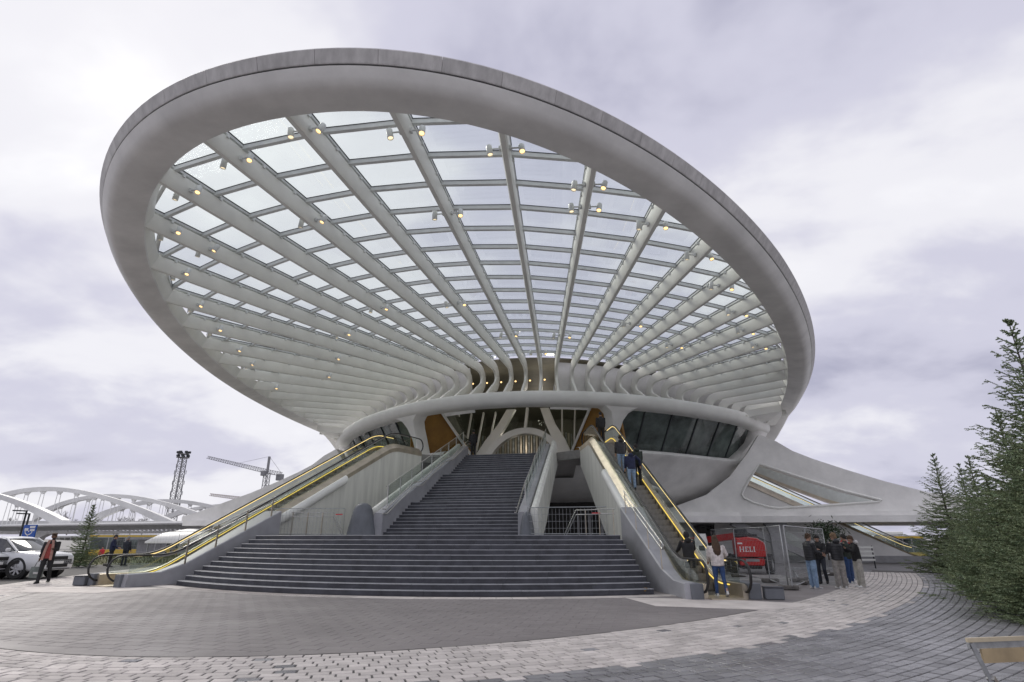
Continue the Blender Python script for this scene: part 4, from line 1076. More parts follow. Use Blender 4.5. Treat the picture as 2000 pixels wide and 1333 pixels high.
for i, (x, y, h, lb) in enumerate(((96, 1003, 9, 'bare tree under the left arch, leftmost of the skyline'), (120, 998, 10, 'bare tree between the left arch foot and the leaning spruce'), (140, 1004, 8, 'low bare tree just right of the leaning spruce'), (188, 1005, 8, 'bare tree right of the leaning spruce below the second arch'), (240, 1000, 10, 'wide bare tree below the crossing of two arches'), (262, 1003, 9, 'bare tree left of the antenna mast foot'), (285, 1003, 8, 'rightmost small bare tree before the antenna mast'), (30, 1008, 6, 'dark clump-like tree at the far left under the first arch'))):
    bare_tree(lb, x, y, 190, h, i+11)

# ------------------------------------------------------------ left middle ground
mat('bus_yellow', (0.62, 0.42, 0.05), 0.35, var=0.05, coat=0.3); mat('bus_grey', (0.40, 0.40, 0.40), 0.4, var=0.05)
mat('sign_blue', (0.012, 0.09, 0.42), 0.4, var=0.05); mat('sign_white', (0.8, 0.8, 0.8), 0.5, var=0.03)
mat('tyre', (0.02, 0.02, 0.02), 0.75, bump=0.2); mat('rim_grey', (0.45, 0.45, 0.46), 0.35, metal=0.6)
mat('grass', (0.085, 0.10, 0.035), 0.9, var=0.35, vscale=4, col2=(0.11, 0.09, 0.045)); mat('dark_cloth', (0.02, 0.02, 0.022), 0.8)
def wheel(parent, c, r, w, axis, name='wheel', world=True, nsp=5):
    ax = V(*axis).normalized(); M = ax.to_track_quat('Z', 'Y').to_matrix(); c = V(*c)
    mb = MB(); mb.lathe([(r*0.62, -w/2), (r*0.93, -w/2), (r, -w*0.36), (r, w*0.36), (r*0.93, w/2), (r*0.62, w/2), (r*0.60, w*0.1), (0.01, w*0.1)], 24, c, M, cap=False)
    wh = mb.build(name, 'tyre', parent, smooth=40, world=world)
    mb = MB(); mb.lathe([(r*0.62, w*0.42), (r*0.58, w*0.46), (r*0.56, w*0.3)], 24, c, M, cap=False)
    for k in range(nsp):
        a = 2*pi*k/nsp; e1 = M @ V(cos(a), sin(a), 0); mb.bar(c+e1*r*0.08+ax*w*0.38, c+e1*r*0.58+ax*w*0.40, r*0.16, w*0.1, up=ax)
    mb.lathe([(r*0.12, w*0.3), (r*0.12, w*0.46), (0.01, w*0.48)], 10, c, M, cap=False)
    WL[wh.name] = WL.get(wh.name, V(0, 0, 0)); o = mb.build('rim', 'rim_grey', None, smooth=40); o.parent = wh
    return wh
def bus(label, p0, p1, zb, side, cols=('bus_yellow', 'bus_grey'), red=True, h=3.0, wins=7):
    a, b = V(p0[0], p0[1], zb), V(p1[0], p1[1], zb); d = (b-a).normalized(); L_ = (b-a).length; n = V(d.y, -d.x, 0)*side   # n: visible side
    t = thing('city_bus', label, 'bus', a)
    def P(s, q, z): return a+d*s-n*q+V(0, 0, z)
    def blk(s0, s1, q0, q1, z0, z1, nm, m):
        mb = MB(); mb.hexa([P(s, q, z) for z in (z0, z1) for s, q in ((s0, q0), (s1, q0), (s1, q1), (s0, q1))]); return mb.build(nm, m, t)
    mb = MB(); mb.cbox(P(L_/2, 1.25, h/2+0.15), (L_, 2.5, h-0.3), 0.12, Matrix.Rotation(atan2(d.y, d.x), 3, 'Z')); mb.build('body', cols[1], t, smooth=30)
    blk(0.05, L_-0.05, -0.02, 0.05, 0.32, 1.25, 'lower_panel', cols[0]); blk(0.1, L_-0.1, -0.02, 0.05, h-0.32, h-0.10, 'roof_band', cols[0])
    for i in range(wins):
        s0 = 0.35+(L_-0.7)*i/wins; blk(s0, s0+(L_-0.7)/wins-0.12, -0.03, 0.06, 1.3, h-0.40, 'window', 'dark_glass')
    if red: blk(L_*0.80, L_*0.84, -0.045, 0.05, 0.4, h-0.1, 'red_stripe', 'red_paint'); blk(L_*0.55, L_*0.80, -0.045, 0.05, h-0.24, h-0.10, 'red_band', 'red_paint')
    for s in (L_*0.18, L_*0.62): wheel(t, P(s, 0.1, 0.48), 0.48, 0.3, n)
b0, b1 = gnd(160, 1092, -1.5), gnd(318, 1088, -1.5)
p0 = at(165, 1085, 60); p1 = at(372, 1084, 66)
bus('yellow and grey city bus with a red stripe waiting under the platform roof', p0, (p0+(p1-p0).normalized()*13.5), -0.95, 1, wins=7)
q0, q1 = at(1712, 1080, 74), at(1812, 1080, 72)
bus('yellow roofed dark bus beyond the foot of the distant escalator', q0, q1, -1.1, 1, cols=('bus_yellow', 'strut_grey'), red=False, wins=5)
mb = MB(); tt2 = thing('roof_unit', 'long white unit on the roof of the dark bus on the right', 'roof unit', ((q0+q1)/2)); c_ = (q0+q1)/2; mb.cbox(V(c_.x-1.5, c_.y+1.2, -1.1+3.2), (4.5, 1.6, 0.4), 0.08); mb.build('housing', 'white_paint', tt2)

# road sign and tall frame post
c = gnd(58, 1098); Ys = 27.5
def onY(x, y, Y=Ys): return at(x, y, Y)
t = thing('road_sign', 'blue lane sign with a white forking arrow above the parked car', 'road sign', (onY(50, 1030).x, Ys, 0))
e0, e1, e2, e3 = onY(41.5, 1052), onY(66.5, 1052), onY(72, 1026.5), onY(48.5, 1025.5)
w_ = 0.98; hgt = 1.12; cx_ = (e0.x+e1.x)/2; zb_ = (e0.z+e1.z)/2; w_ = (e1.x-e0.x); zt_ = (e2.z+e3.z)/2
def S_(u, v, dy=0.0): return V(cx_+(u-0.5)*w_, Ys+dy, lerp(zb_, zt_, v))
mb = MB(); mb.box(S_(.5, .5), (w_, 0.05, zt_-zb_)); mb.build('board', 'sign_blue', t)
def stroke(pts, wd=0.05, m='sign_white', nm='symbol'):
    mb = MB()
    for a, b in zip(pts[:-1], pts[1:]):
        A_, B_ = S_(*a, -0.032), S_(*b, -0.032); dd = (B_-A_).normalized(); nn = V(dd.z, 0, -dd.x)*wd*0.5; q = [A_-nn, B_-nn, B_+nn, A_+nn]; mb.add(q, [(0, 1, 2, 3)])
    mb.build(nm, m, t, fix=False)
stroke([(0.46, 0.0), (0.47, 0.22), (0.3, 0.32), (0.22, 0.42), (0.22, 0.52)], 0.055); stroke([(0.47, 0.22), (0.66, 0.32), (0.74, 0.42), (0.74, 0.52)], 0.055)
stroke([(0.17, 0.47), (0.22, 0.54), (0.27, 0.47)], 0.04); stroke([(0.69, 0.47), (0.74, 0.54), (0.79, 0.47)], 0.04)
for a, b, hh in (((0.12, 0.60), (0.42, 0.60), 0.07), ((0.12, 0.70), (0.42, 0.70), 0.07), ((0.56, 0.60), (0.92, 0.60), 0.10), ((0.5, 0.86), (0.92, 0.88), 0.07), ((0.5, 0.78), (0.92, 0.78), 0.05)): stroke([a, b], hh)
stroke([(0.48, 0.46), (0.48, 0.56)], 0.07)
mb = MB(); mb.tube([V(cx_-w_*0.4, Ys+0.06, -0.2), V(cx_-w_*0.4, Ys+0.06, zt_)], 0.04, 6); mb.tube([V(cx_+w_*0.4, Ys+0.06, -0.2), V(cx_+w_*0.4, Ys+0.06, zt_)], 0.04, 6); mb.build('support', 'galvanised', t)
t = thing('frame_post', 'dark slender street lamp frame bent over at the top behind the blue sign', 'lamp post', (onY(45, 1060, 34).x, 34, 0))
for o in (0, 0.32):
    x0 = onY(52, 1000, 34).x+o; zt2 = onY(52, 999+4*o, 34).z-0.25*o*2
    mb = MB(); mb.bar(V(x0, 34, 0), V(x0, 34, zt2), 0.09, 0.09, up=(0, 1, 0)); mb.bar(V(x0+0.045, 34, zt2), V(x0-1.25+o*0.3, 34, zt2+0.05), 0.09, 0.09); mb.build('frame', 'gasket', t)
# grassy mound
g = gnd(215, 1092); mb = MB(); rr = []
for i in range(9):
    k = i/8; rr.append([V(-27.5-1.0+9.5*(1-k)*cos(a), 38+6.0*(1-k)*sin(a), -0.02+0.35*sin(k*pi/2)) for a in [2*pi*j/36 for j in range(36)]])
mb.loft(rr, True, True); prop(mb.build('grass_bank', 'grass', smooth=60), kind='structure')
mb = MB(); r = random.Random(4)
for i in range(5200):
    rad = sqrt(r.random()); a = r.uniform(0, 2*pi); x, y = -28.5+9.5*rad*cos(a), 38+6*rad*sin(a); z = -0.02+0.35*sin((1-rad)*pi/2); h = r.uniform(0.08, 0.28); w = r.uniform(-.1, .1)
    mb.add([(x, y, z), (x+0.05, y, z), (x+0.02+w, y+r.uniform(-.1, .1), z+h)], [(0, 1, 2)])
prop(mb.build('grass', 'grass', fix=False), label='short rough grass on the bank left of the escalators', cat='grass', kind='stuff')
# scaffold / shelter behind the left escalator
t = thing('bus_shelter', 'grey roofed shelter behind the left escalator', 'shelter', (-33, 48, 0)); p = at(262, 1075, 48)
mb = MB(); mb.box(V(p.x+1.2, 48, 1.55), (3.4, 1.6, 0.12)); mb.build('roof', 'strut_grey', t); mb = MB(); mb.box(V(p.x+1.2, 48.7, 0.7), (3.2, 0.08, 1.7)); mb.build('back_panel', 'strut_grey', t)
for sx in (-0.4, 2.8): mb = MB(); mb.box(V(p.x+sx, 47.4, 0.6), (0.08, 0.08, 1.9)); mb.build('post', 'strut_grey', t)
t = thing('white_marquee', 'white tent roofed stall behind the left escalator', 'tent', (at(375, 1060, 44).x, 44, 0)); p = at(372, 1060, 44)
mb = MB(); mb.loft([[V(p.x+sx*w, 44+sy*w*0.8, z) for sx, sy in ((-1, -1), (1, -1), (1, 1), (-1, 1))] for z, w in ((1.2, 2.6), (1.35, 2.6), (2.0, 1.7), (2.35, 0.3))], True, True); mb.build('canopy', 'white_paint', t, smooth=50)
for sx in (-2.4, 2.4): mb = MB(); mb.box(V(p.x+sx, 42.1, 0.6), (0.07, 0.07, 1.3)); mb.build('leg', 'galvanised', t)
mb = MB(); mb.box(V(p.x, 45.5, 0.6), (4.8, 0.05, 1.3)); mb.build('back_sheet', 'white_paint', t)

# temporary site fence panels
def fence_panel(label, a, b, group, h=2.0, nv=16, feet=(1, 1)):
    a, b = V(*a), V(*b); t = thing('site_fence', label, 'fence', a, group); d = (b-a); d.z = 0; l = d.length; d.normalize()
    mb = MB(); mb.tube([a+V(0, 0, 0.08), b+V(0, 0, 0.08)], 0.019, 6); mb.tube([a+V(0, 0, h), b+V(0, 0, h)], 0.021, 6); mb.tube([a+V(0, 0, 1.15), b+V(0, 0, 1.15)], 0.012, 5); mb.build('frame', 'galvanised', t, smooth=60, kind=None) if False else None
    mb = MB(); mb.tube([a+V(0, 0, 0.1), b+V(0, 0, 0.1), b+V(0, 0, h), a+V(0, 0, h)], 0.021, 6, loop=True); mb.build('frame', 'galvanised', t, smooth=60)
    mb = MB()
    for i in range(1, int(l/0.16)): mb.bar(a+d*(0.16*i)+V(0, 0, 0.1), a+d*(0.16*i)+V(0, 0, h), 0.004, 0.004, up=(0, 1, 0))
    for z in (0.4, 0.8, 1.15, 1.5, 1.8): mb.bar(a+V(0, 0, z), b+V(0, 0, z), 0.008, 0.008)
    mb.build('mesh_wires', 'galvanised', t, kind='stuff', fix=False)
    for k, p in enumerate((a, b)):
        if feet[k]:
            mb = MB(); M = Matrix.Rotation(atan2(d.y, d.x)+pi/2, 3, 'Z'); mb.cbox(p+V(0, 0, 0.075), (0.62, 0.22, 0.14), 0.03, M); mb.build('concrete_foot', 'fence_foot', t)
mat('fence_foot', (0.16, 0.15, 0.14), 0.85, var=0.2, vscale=9, bump=0.2)
FL = 'temporary fence panels on the left'
a = gnd(208, 1106); a.z = 0; b = V(a.x+3.4, a.y+1.6, 0); c = V(b.x+3.4, b.y+0.6, 0); d_ = V(c.x+3.4, c.y+0.4, 0)
fence_panel('mesh fence panel in front of the two standing men on the left', a, b, FL, feet=(1, 1)); fence_panel('mesh fence panel second from the left, behind the escalator foot', b, c, FL, feet=(0, 1)); fence_panel('mesh fence panel third from the left, behind the left escalator', c, d_, FL, feet=(0, 1))
# ------------------------------------------------------------ right middle ground
# red boom lift with HELI on its counterweight hood
t = thing('boom_lift', 'red boom lift with white HELI lettering on its hood behind the fence', 'boom lift', (13.3, 31.2, 0))
x0, x1, zb, zt = 12.60, 13.95, 0.72, 1.62; Yf = 30.6
prof = [(x0, 0.74), (x0-0.02, 1.2), (x0, 1.60), (x0+0.5, 1.66), (x1-0.38, 1.60), (x1-0.1, 1.42), (x1, 1.15), (x1, 0.88), (x1-0.1, 0.74)]
mb = MB(); rings = []
cx_ = sum(p[0] for p in prof)/len(prof); cz_ = 1.15
for y, k in ((Yf, 0.93), (Yf+0.06, 0.985), (Yf+0.18, 1.0), (Yf+1.3, 1.0), (Yf+1.5, 0.95)): rings.append([V(lerp(cx_, x, k), y, lerp(cz_, z, k)) for x, z in prof])
mb.loft(rings, True, True); mb.build('counterweight_hood', 'red_paint', t, smooth=35)
def glyph(ch, x, z, h, m='sign_white'):
    w = {'H': 0.95, 'E': 0.66, 'L': 0.64, 'I': 0.36}[ch]*h; s = h*0.19; f = h*0.09; B_ = []
    if ch == 'H': B_ = [(0.08*h, 0, 0.08*h+s, h), (w-0.08*h-s, 0, w-0.08*h, h), (0.1*h, h*0.44, w-0.1*h, h*0.56)]+[(a, b, a+0.29*h, b+f*.7) for a in (0.03*h, w-0.32*h) for b in (0, h-f*.7)]
    if ch == 'E': B_ = [(0.08*h, 0, 0.08*h+s, h), (0, 0, w, f*1.2), (0, h-f*1.2, w, h), (0.1*h, h*0.45, w*0.75, h*0.56), (w-f, 0, w, h*0.28), (w-f, h*0.72, w, h)]
    if ch == 'L': B_ = [(0.08*h, 0, 0.08*h+s, h), (0, 0, w, f*1.2), (0, h-f, 0.36*h, h), (w-f, 0, w, h*0.3)]
    if ch == 'I': B_ = [(w/2-s/2, 0, w/2+s/2, h), (0, 0, w, f), (0, h-f, w, h)]
    mb = MB()
    for i, (a, b, c, d) in enumerate(B_): mb.box(V(x+(a+c)/2, Yf-0.006-0.0012*i, z+(b+d)/2), (c-a, 0.004, d-b))
    mb.build('letter', m, t, label='white letter '+ch); return w
xx = x0+0.10
for ch in 'HELI': xx += glyph(ch, xx, 0.98, 0.235)+0.035
mb = MB(); mb.box(V(x0+0.15, Yf-0.01, 1.36), (0.22, 0.02, 0.07)); mb.build('data_plate', 'sign_white', t)
mb = MB(); mb.cbox(V(13.25, 31.4, 0.52), (1.15, 1.5, 0.34), 0.05); mb.build('chassis', 'red_paint', t, smooth=30)
mb = MB(); mb.cbox(V(13.25, 30.66, 0.60), (0.62, 0.03, 0.13), 0.01); mb.build('chassis_plate', 'strut_grey', t)
mb = MB(); mb.cbox(V(13.2, 31.3, 0.30), (0.9, 1.3, 0.16), 0.04); mb.build('axle', 'tyre', t)
mb = MB(); mb.lathe([(0.45, 0.66), (0.45, 0.76)], 20, V(13.2, 31.4, 0)); mb.build('turntable', 'gasket', t)
for x, y in ((14.05, 31.0), (12.45, 31.2), (14.35, 32.6), (12.45, 32.9)): 
    w_ = wheel(t, V(x, y, 0.42), 0.42, 0.30, (0.93, -0.36, 0) if x > 13 else (-1, 0, 0), nsp=6)
    mb = MB(); ax = V(0.93, -0.36, 0); M = ax.to_track_quat('Z', 'Y').to_matrix()
    for k in range(18):
        a = 2*pi*k/18; c = V(x, y, 0.42)+(M @ V(0.42*cos(a), 0.42*sin(a), 0)); mb.bar(c-ax*0.15, c+ax*0.15, 0.05, 0.04, up=(c-V(x, y, 0.42)))
    o = mb.build('tread', 'tyre', None); o.parent = w_; 
mb = MB(); mb.cbox(V(12.95, 31.3, 1.84), (0.55, 0.6, 0.42), 0.05); mb.cbox(V(13.3, 31.35, 1.74), (0.8, 0.3, 0.12), 0.03); mb.build('engine_top', 'gasket', t)
mb = MB(); mb.bar(V(13.1, 31.6, 1.75), V(11.6, 34.5, 1.5), 0.26, 0.32); mb.build('boom', 'red_paint', t)
mb = MB(); mb.tube([V(11.5, 34.6, 0.5), V(10.6, 34.6, 0.5), V(10.6, 35.4, 0.5), V(11.5, 35.4, 0.5)], 0.03, 6, loop=True); mb.tube([V(11.5, 34.6, 1.6), V(10.6, 34.6, 1.6), V(10.6, 35.4, 1.6), V(11.5, 35.4, 1.6)], 0.03, 6, loop=True)
for x, y in ((11.5, 34.6), (10.6, 34.6), (10.6, 35.4), (11.5, 35.4)): mb.tube([V(x, y, 0.5), V(x, y, 1.6)], 0.025, 6)
mb.build('work_basket', 'red_paint', t, smooth=60)
# ticket totem
t = thing('ticket_totem', 'pale grey totem with a slanted top beside the right escalator', 'totem', (at(1372, 1090, 27.0).x, 27.0, 0))
mb = MB(); mb.loft([[V(x*w+0, y*w, z) for x, y in ((-.26, -.2), (.26, -.2), (.26, .2), (-.26, .2))] for z, w in ((0, 1), (1.45, 1.0), (1.78, 0.8))], True, True); mb.build('body', 'white_shell', t, world=False)
mb = MB(); mb.box((0, -0.205, 0.85), (0.36, 0.012, 0.9)); mb.build('panel', 'sign_white', t, world=False); mb = MB(); mb.box((0, -0.212, 1.2), (0.24, 0.012, 0.2)); mb.build('screen', 'dark_glass', t, world=False)
# fences
FR = 'temporary fence panels round the boom lift'
F = [V(12.75, 21.6, 0), V(12.85, 25.0, 0), V(12.2, 28.3, 0), V(11.6, 31.6, 0)]
fence_panel('mesh fence panel in front of the boom lift, nearest to the camera', F[0], F[1], FR, feet=(1, 1)); fence_panel('mesh fence panel left of the boom lift hood', F[1], F[2], FR, feet=(0, 1)); fence_panel('mesh fence panel behind the ticket totem', F[2], F[3], FR, feet=(0, 1))
G_ = [V(12.85, 21.5, 0), V(14.6, 26.0, 0), V(16.4, 30.2, 0), V(16.9, 33.4, 0)]
fence_panel('mesh fence panel running back from the fence corner beside the five young men', G_[0], G_[1], FR, feet=(0, 1)); fence_panel('mesh fence panel behind the left pair of young men', G_[1], G_[2], FR, feet=(0, 1)); fence_panel('farthest mesh fence panel near the potted bush', G_[2], G_[3], FR, feet=(0, 1))
for lb, c, rz in (('tall concrete fence foot lying on the asphalt right of the fence corner', (14.0, 25.6, 0), 0.4), ('flat rubber fence foot lying behind the left pair of young men', (13.9, 24.3, 0), 1.2)):
    t = thing('fence_foot', lb, 'fence foot', c, rz=rz); mb = MB(); mb.cbox((0, 0, 0.07), (0.66, 0.22, 0.13), 0.03); mb.build('foot', 'fence_foot', t, world=False)
    mb = MB(); mb.lathe([(0.03, 0.12), (0.03, 0.15)], 8); mb.build('socket', 'gasket', t, world=False)
t = thing('steel_trestle', 'low trestle of steel tubes lying behind the fence near the five young men', 'trestle', (15.4, 28.6, 0))
mb = MB(); mb.bar(V(14.3, 28.4, 0.35), V(16.4, 28.8, 0.35), 0.09, 0.09); mb.build('beam', 'galvanised', t)
for x in (14.5, 16.2):
    for k in (-1, 1): mb = MB(); mb.bar(V(x, 28.6, 0.35), V(x+0.1, 28.6+k*0.3, 0), 0.04, 0.04); mb.build('leg', 'galvanised', t)
# slatted bench by the white wall
t = thing('slat_bench', 'pale slatted bench back against the white sloping wall', 'bench', (20.3, 37.5, 0))
for k in range(4): mb = MB(); mb.box((0, 0, 0.45+0.22*k), (1.1, 0.05, 0.10)); mb.build('slat', 'white_paint', t, world=False)
for x in (-0.5, 0.5): mb = MB(); mb.box((x, 0.05, 0.6), (0.05, 0.05, 1.2)); mb.build('support', 'gasket', t, world=False)
# potted bushy tree
mat('leaf_palm', (0.05, 0.085, 0.035), 0.5, var=0.3, vscale=6, island=0.3)
t = thing('potted_bush', 'bushy potted shrub with pointed leaves behind the young men', 'shrub', (18.2, 36.5, 0))
mb = MB(); mb.lathe([(0.24, 0), (0.32, 0.45), (0.35, 0.47), (0.30, 0.45)], 16); mb.build('pot', 'strut_grey', t, world=False, smooth=40)
mb = MB(); mb.tube([(0, 0, 0.4), (0.02, 0, 1.5)], [0.05, 0.03], 6); mb.build('stem', 'bark', t, world=False)
mb = MB(); r = random.Random(9)
for i in range(700):
    p = V(r.gauss(0, .42), r.gauss(0, .4), 1.75+r.gauss(0, .33)); d = V(r.uniform(-1, 1), r.uniform(-1, 1), r.uniform(-0.3, 1)).normalized(); s_ = d.cross(V(r.random(), r.random(), r.random())).normalized()*0.03; l = r.uniform(.16, .34)
    mb.add([p, p+d*l*0.5+s_, p+d*l, p+d*l*0.5-s_], [(0, 1, 2, 3)])
mb.build('foliage', 'leaf_palm', t, world=False, fix=False)

# corner of a folding bench in the near right foreground
mat('pale_wood', (0.52, 0.40, 0.24), 0.55, var=0.14, vscale=2, bump=0.1); mat('pale_wood_top', (0.62, 0.53, 0.38), 0.5, var=0.1, vscale=3)
t = thing('folding_table', 'wooden table edge with a grey steel frame in the bottom right corner', 'table', tuple(gnd(1960, 1330)[:2])+(0,))
zt = 0.76; c0 = gnd(1887, 1247, zt); dx_ = (gnd(2000, 1243, zt)-c0).normalized(); dy_ = V(-dx_.y, dx_.x, 0)
def tb(u, v, z): return c0+dx_*u+dy_*v+V(0, 0, z-zt)
def tblk(u0, u1, v0, v1, z0, z1, nm, m): mb = MB(); mb.hexa([tb(u, v, z) for z in (z0, z1) for u, v in ((u0, v0), (u1, v0), (u1, v1), (u0, v1))]); return mb.build(nm, m, t)
tblk(0, 1.9, -0.01, 0.012, zt-0.035, zt, 'edge_board', 'pale_wood_top'); tblk(0.02, 1.9, 0.0, 0.03, zt-0.085, zt-0.037, 'rail', 'galvanised')
tblk(0.11, 1.9, -0.02, 0.0, zt-0.20, zt-0.088, 'front_board', 'pale_wood')
mb = MB(); mb.bar(tb(0.04, -0.0, zt-0.04), tb(0.20, -0.1, 0.0), 0.045, 0.03); mb.build('leg', 'galvanised', t)
mb = MB(); mb.bar(tb(1.8, -0.0, zt-0.04), tb(1.7, -0.1, 0.0), 0.045, 0.03); mb.build('leg', 'galvanised', t)
mb = MB(); mb.bar(tb(0.10, -0.05, zt-0.30), tb(0.155, -0.03, zt-0.36), 0.06, 0.04); mb.build('latch', 'steel', t)
tblk(0.17, 1.9, -0.13, -0.10, zt-0.42, zt-0.35, 'lower_board', 'pale_wood')
# fallen yellow leaf cluster on the first step
mat('yellow_leaf', (0.55, 0.30, 0.03), 0.6)
t = gnd(1265, 1163); mb = MB(); r = random.Random(2)
for i in range(5):
    p = V(8.15+r.uniform(-.06, .06), 19.05+r.uniform(-.05, .05), 0.03+0.03*i); a = r.uniform(0, 6); q = [V(cos(a+k*pi/3)*0.07*(1 if k % 2 else 0.5), sin(a+k*pi/3)*0.07*(1 if k % 2 else 0.5), r.uniform(-.02, .03)) for k in range(6)]
    mb.add([p+x for x in q], [tuple(range(6))])
prop(mb.build('fallen_leaf', 'yellow_leaf', fix=False), label='curled yellow leaf at the right end of the bottom step', cat='leaf')

# ------------------------------------------------------------ white SUV
mat('car_white', (0.70, 0.71, 0.73), 0.25, var=0.02, coat=0.8); mat('car_glass', (0.04, 0.045, 0.05), 0.04, spec=0.9, var=0.2); mat('car_black', (0.02, 0.02, 0.022), 0.5); mat('car_lamp', (0.25, 0.27, 0.30), 0.1, metal=0.6); mat('chrome', (0.6, 0.6, 0.62), 0.15, metal=1.0)
def make_suv(label):
    t = thing('parked_car', label, 'car', (0, 0, 0), 'white cars at the left edge')
    # x = right, y = forward (front at +2.35), z up
    def sec(y, w, z0, z1, tum=0.0, n=None):
        # body section half-outline mirrored: sill, side, shoulder, top
        pts = [(w*0.86, z0), (w*0.97, z0+0.10), (w, z0+0.32), (w*0.995, z1-0.28), (w*0.96, z1-0.10), (w*0.86, z1-0.015), (w*0.45, z1+0.01), (0, z1+0.02)]
        full = pts+[(-x, z) for x, z in pts[-2::-1]]
        return [V(x, y, z) for x, z in full]
    S = [(-2.36, 0.72, 0.50, 0.95), (-2.33, 0.90, 0.38, 1.12), (-2.2, 0.97, 0.32, 1.16), (-1.4, 0.985, 0.26, 1.14), (0, 0.985, 0.26, 1.10), (0.9, 0.985, 0.26, 1.10), (1.15, 0.985, 0.28, 1.09), (1.9, 0.975, 0.30, 1.02), (2.15, 0.94, 0.30, 0.98), (2.30, 0.84, 0.32, 0.92), (2.36, 0.68, 0.42, 0.82)]
    mb = MB(); mb.loft([sec(*s) for s in S], True, True); body = mb.build('body', 'car_white', t, smooth=45, world=False)
    def gsec(y, w0, w1, z0, z1): return [V(x, y, z) for x, z in ((w0, z0), (w1, z1-0.05), (w1-0.08, z1), (-(w1-0.08), z1), (-w1, z1-0.05), (-w0, z0))]
    mb = MB(); rr = [gsec(-2.15, 0.86, 0.70, 1.10, 1.30), gsec(-1.75, 0.90, 0.70, 1.10, 1.58), gsec(-0.8, 0.92, 0.72, 1.08, 1.64), gsec(0.1, 0.92, 0.72, 1.08, 1.63), gsec(0.55, 0.92, 0.70, 1.08, 1.50), gsec(1.28, 0.90, 0.80, 1.05, 1.10)]
    mb.loft(rr, True, True); mb.build('windows', 'car_glass', t, smooth=30, world=False)
    mb = MB(); mb.loft([[V(x, y, z) for x, z in ((w, zz-0.055), (w-0.08, zz), (0, zz+0.03), (-(w-0.08), zz), (-w, zz-0.055), (0, zz-0.02))] for y, w, zz in ((-1.85, 0.70, 1.60), (-0.8, 0.74, 1.66), (0.1, 0.74, 1.65), (0.42, 0.72, 1.585))], True, True); mb.build('roof', 'car_white', t, smooth=30, world=False)
    for s in (-1, 1):
        mb = MB(); mb.bar(V(s*0.72, 0.35, 1.60), V(s*0.905, 1.22, 1.08), 0.07, 0.05); mb.build('pillar', 'car_white', t, world=False)
        mb = MB(); mb.bar(V(s*0.74, -0.75, 1.62), V(s*0.93, -0.75, 1.1), 0.10, 0.03); mb.build('pillar', 'car_black', t, world=False)
        for y in (1.42, -1.42):
            # dark wheel arch ring and liner
            mb = MB(); rr = []
            for j in range(17):
                a = pi*j/16-0.06*(8-j)/8; rr.append([V(s*(0.962), y+0.385*cos(a), 0.37+0.385*sin(a)), V(s*0.995, y+0.385*cos(a), 0.37+0.385*sin(a)), V(s*0.997, y+0.46*cos(a), 0.37+0.46*sin(a)), V(s*0.962, y+0.47*cos(a), 0.37+0.47*sin(a))])
            mb.loft(rr, True, True); mb.build('arch_trim', 'car_black', t, world=False)
            mb = MB(); M = Matrix.Rotation(pi/2, 3, 'Y'); mb.lathe([(0.43, -0.10), (0.43, 0.10)], 24, V(s*0.80, y, 0.385), M); mb.build('wheel_well', 'car_black', t, world=False)
            wheel(t, V(s*0.885, y, 0.375), 0.375, 0.25, (s, 0.0 if y < 0 else 0.35*s, 0), world=False, nsp=7)
        mb = MB(); mb.cbox(V(s*1.05, 0.92, 1.14), (0.20, 0.12, 0.15), 0.04); mb.build('mirror', 'car_white', t, smooth=40, world=False)
        h = MB(); h.hexa([V(s*x, y, z) for z, k in ((0.80, 0), (0.885, 0)) for x, y in ((0.50, 2.31), (0.86, 2.17), (0.93, 2.0), (0.55, 2.25))]); h.build('headlight', 'car_lamp', t, world=False)
        h = MB(); h.hexa([V(s*x, y, z) for z in (0.50, 0.66) for x, y in ((0.58, 2.345), (0.80, 2.31), (0.80, 2.25), (0.58, 2.25))]); h.build('side_intake', 'car_black', t, world=False)
        h = MB(); h.box(V(s*0.70, 2.345, 0.55), (0.2, 0.03, 0.03)); h.build('intake_trim', 'chrome', t, world=False)
    mb = MB(); mb.cbox(V(0, 2.345, 0.80), (0.92, 0.06, 0.14), 0.02); mb.build('grille', 'car_black', t, world=False)
    mb = MB(); mb.cbox(V(0, 2.36, 0.50), (1.0, 0.06, 0.15), 0.02); mb.build('lower_intake', 'car_black', t, world=False)
    mb = MB(); mb.cbox(V(0, 2.385, 0.62), (0.52, 0.02, 0.11), 0.005); mb.build('number_plate', 'sign_white', t, world=False)
    mb = MB(); mb.box(V(0, 2.34, 0.36), (1.3, 0.08, 0.05)); mb.build('skid_plate', 'chrome', t, world=False)
    mb = MB(); mb.box(V(-0.25, 1.0, 1.18), (0.4, 0.2, 0.02)); mb.build('dash_paper', 'sign_white', t, world=False)
    return t
car = make_suv('white sport utility car facing right behind the walking man with the shopping bag')
w1, w2 = gnd(26, 1132), gnd(106, 1127); mid = (w1+w2)/2; ax = (w2-w1); ax.z = 0; ax.normalize(); fwd = V(ax.y, -ax.x, 0)
if fwd.y > 0: fwd = -fwd
hd = atan2(fwd.y, fwd.x)-pi/2; hd += 0.12
fv = V(-sin(hd), cos(hd), 0); car.location = mid-fv*1.42; car.rotation_euler = (0, 0, hd)
kids = list(car.children)
c2 = copy_tree(car); c2['label'] = 'white car cut off by the left picture edge, only its headlight corner showing'
c2.location = gnd(-62, 1136)+V(-2.2, 0.9, 0); c2.rotation_euler = (0, 0, hd-0.15)
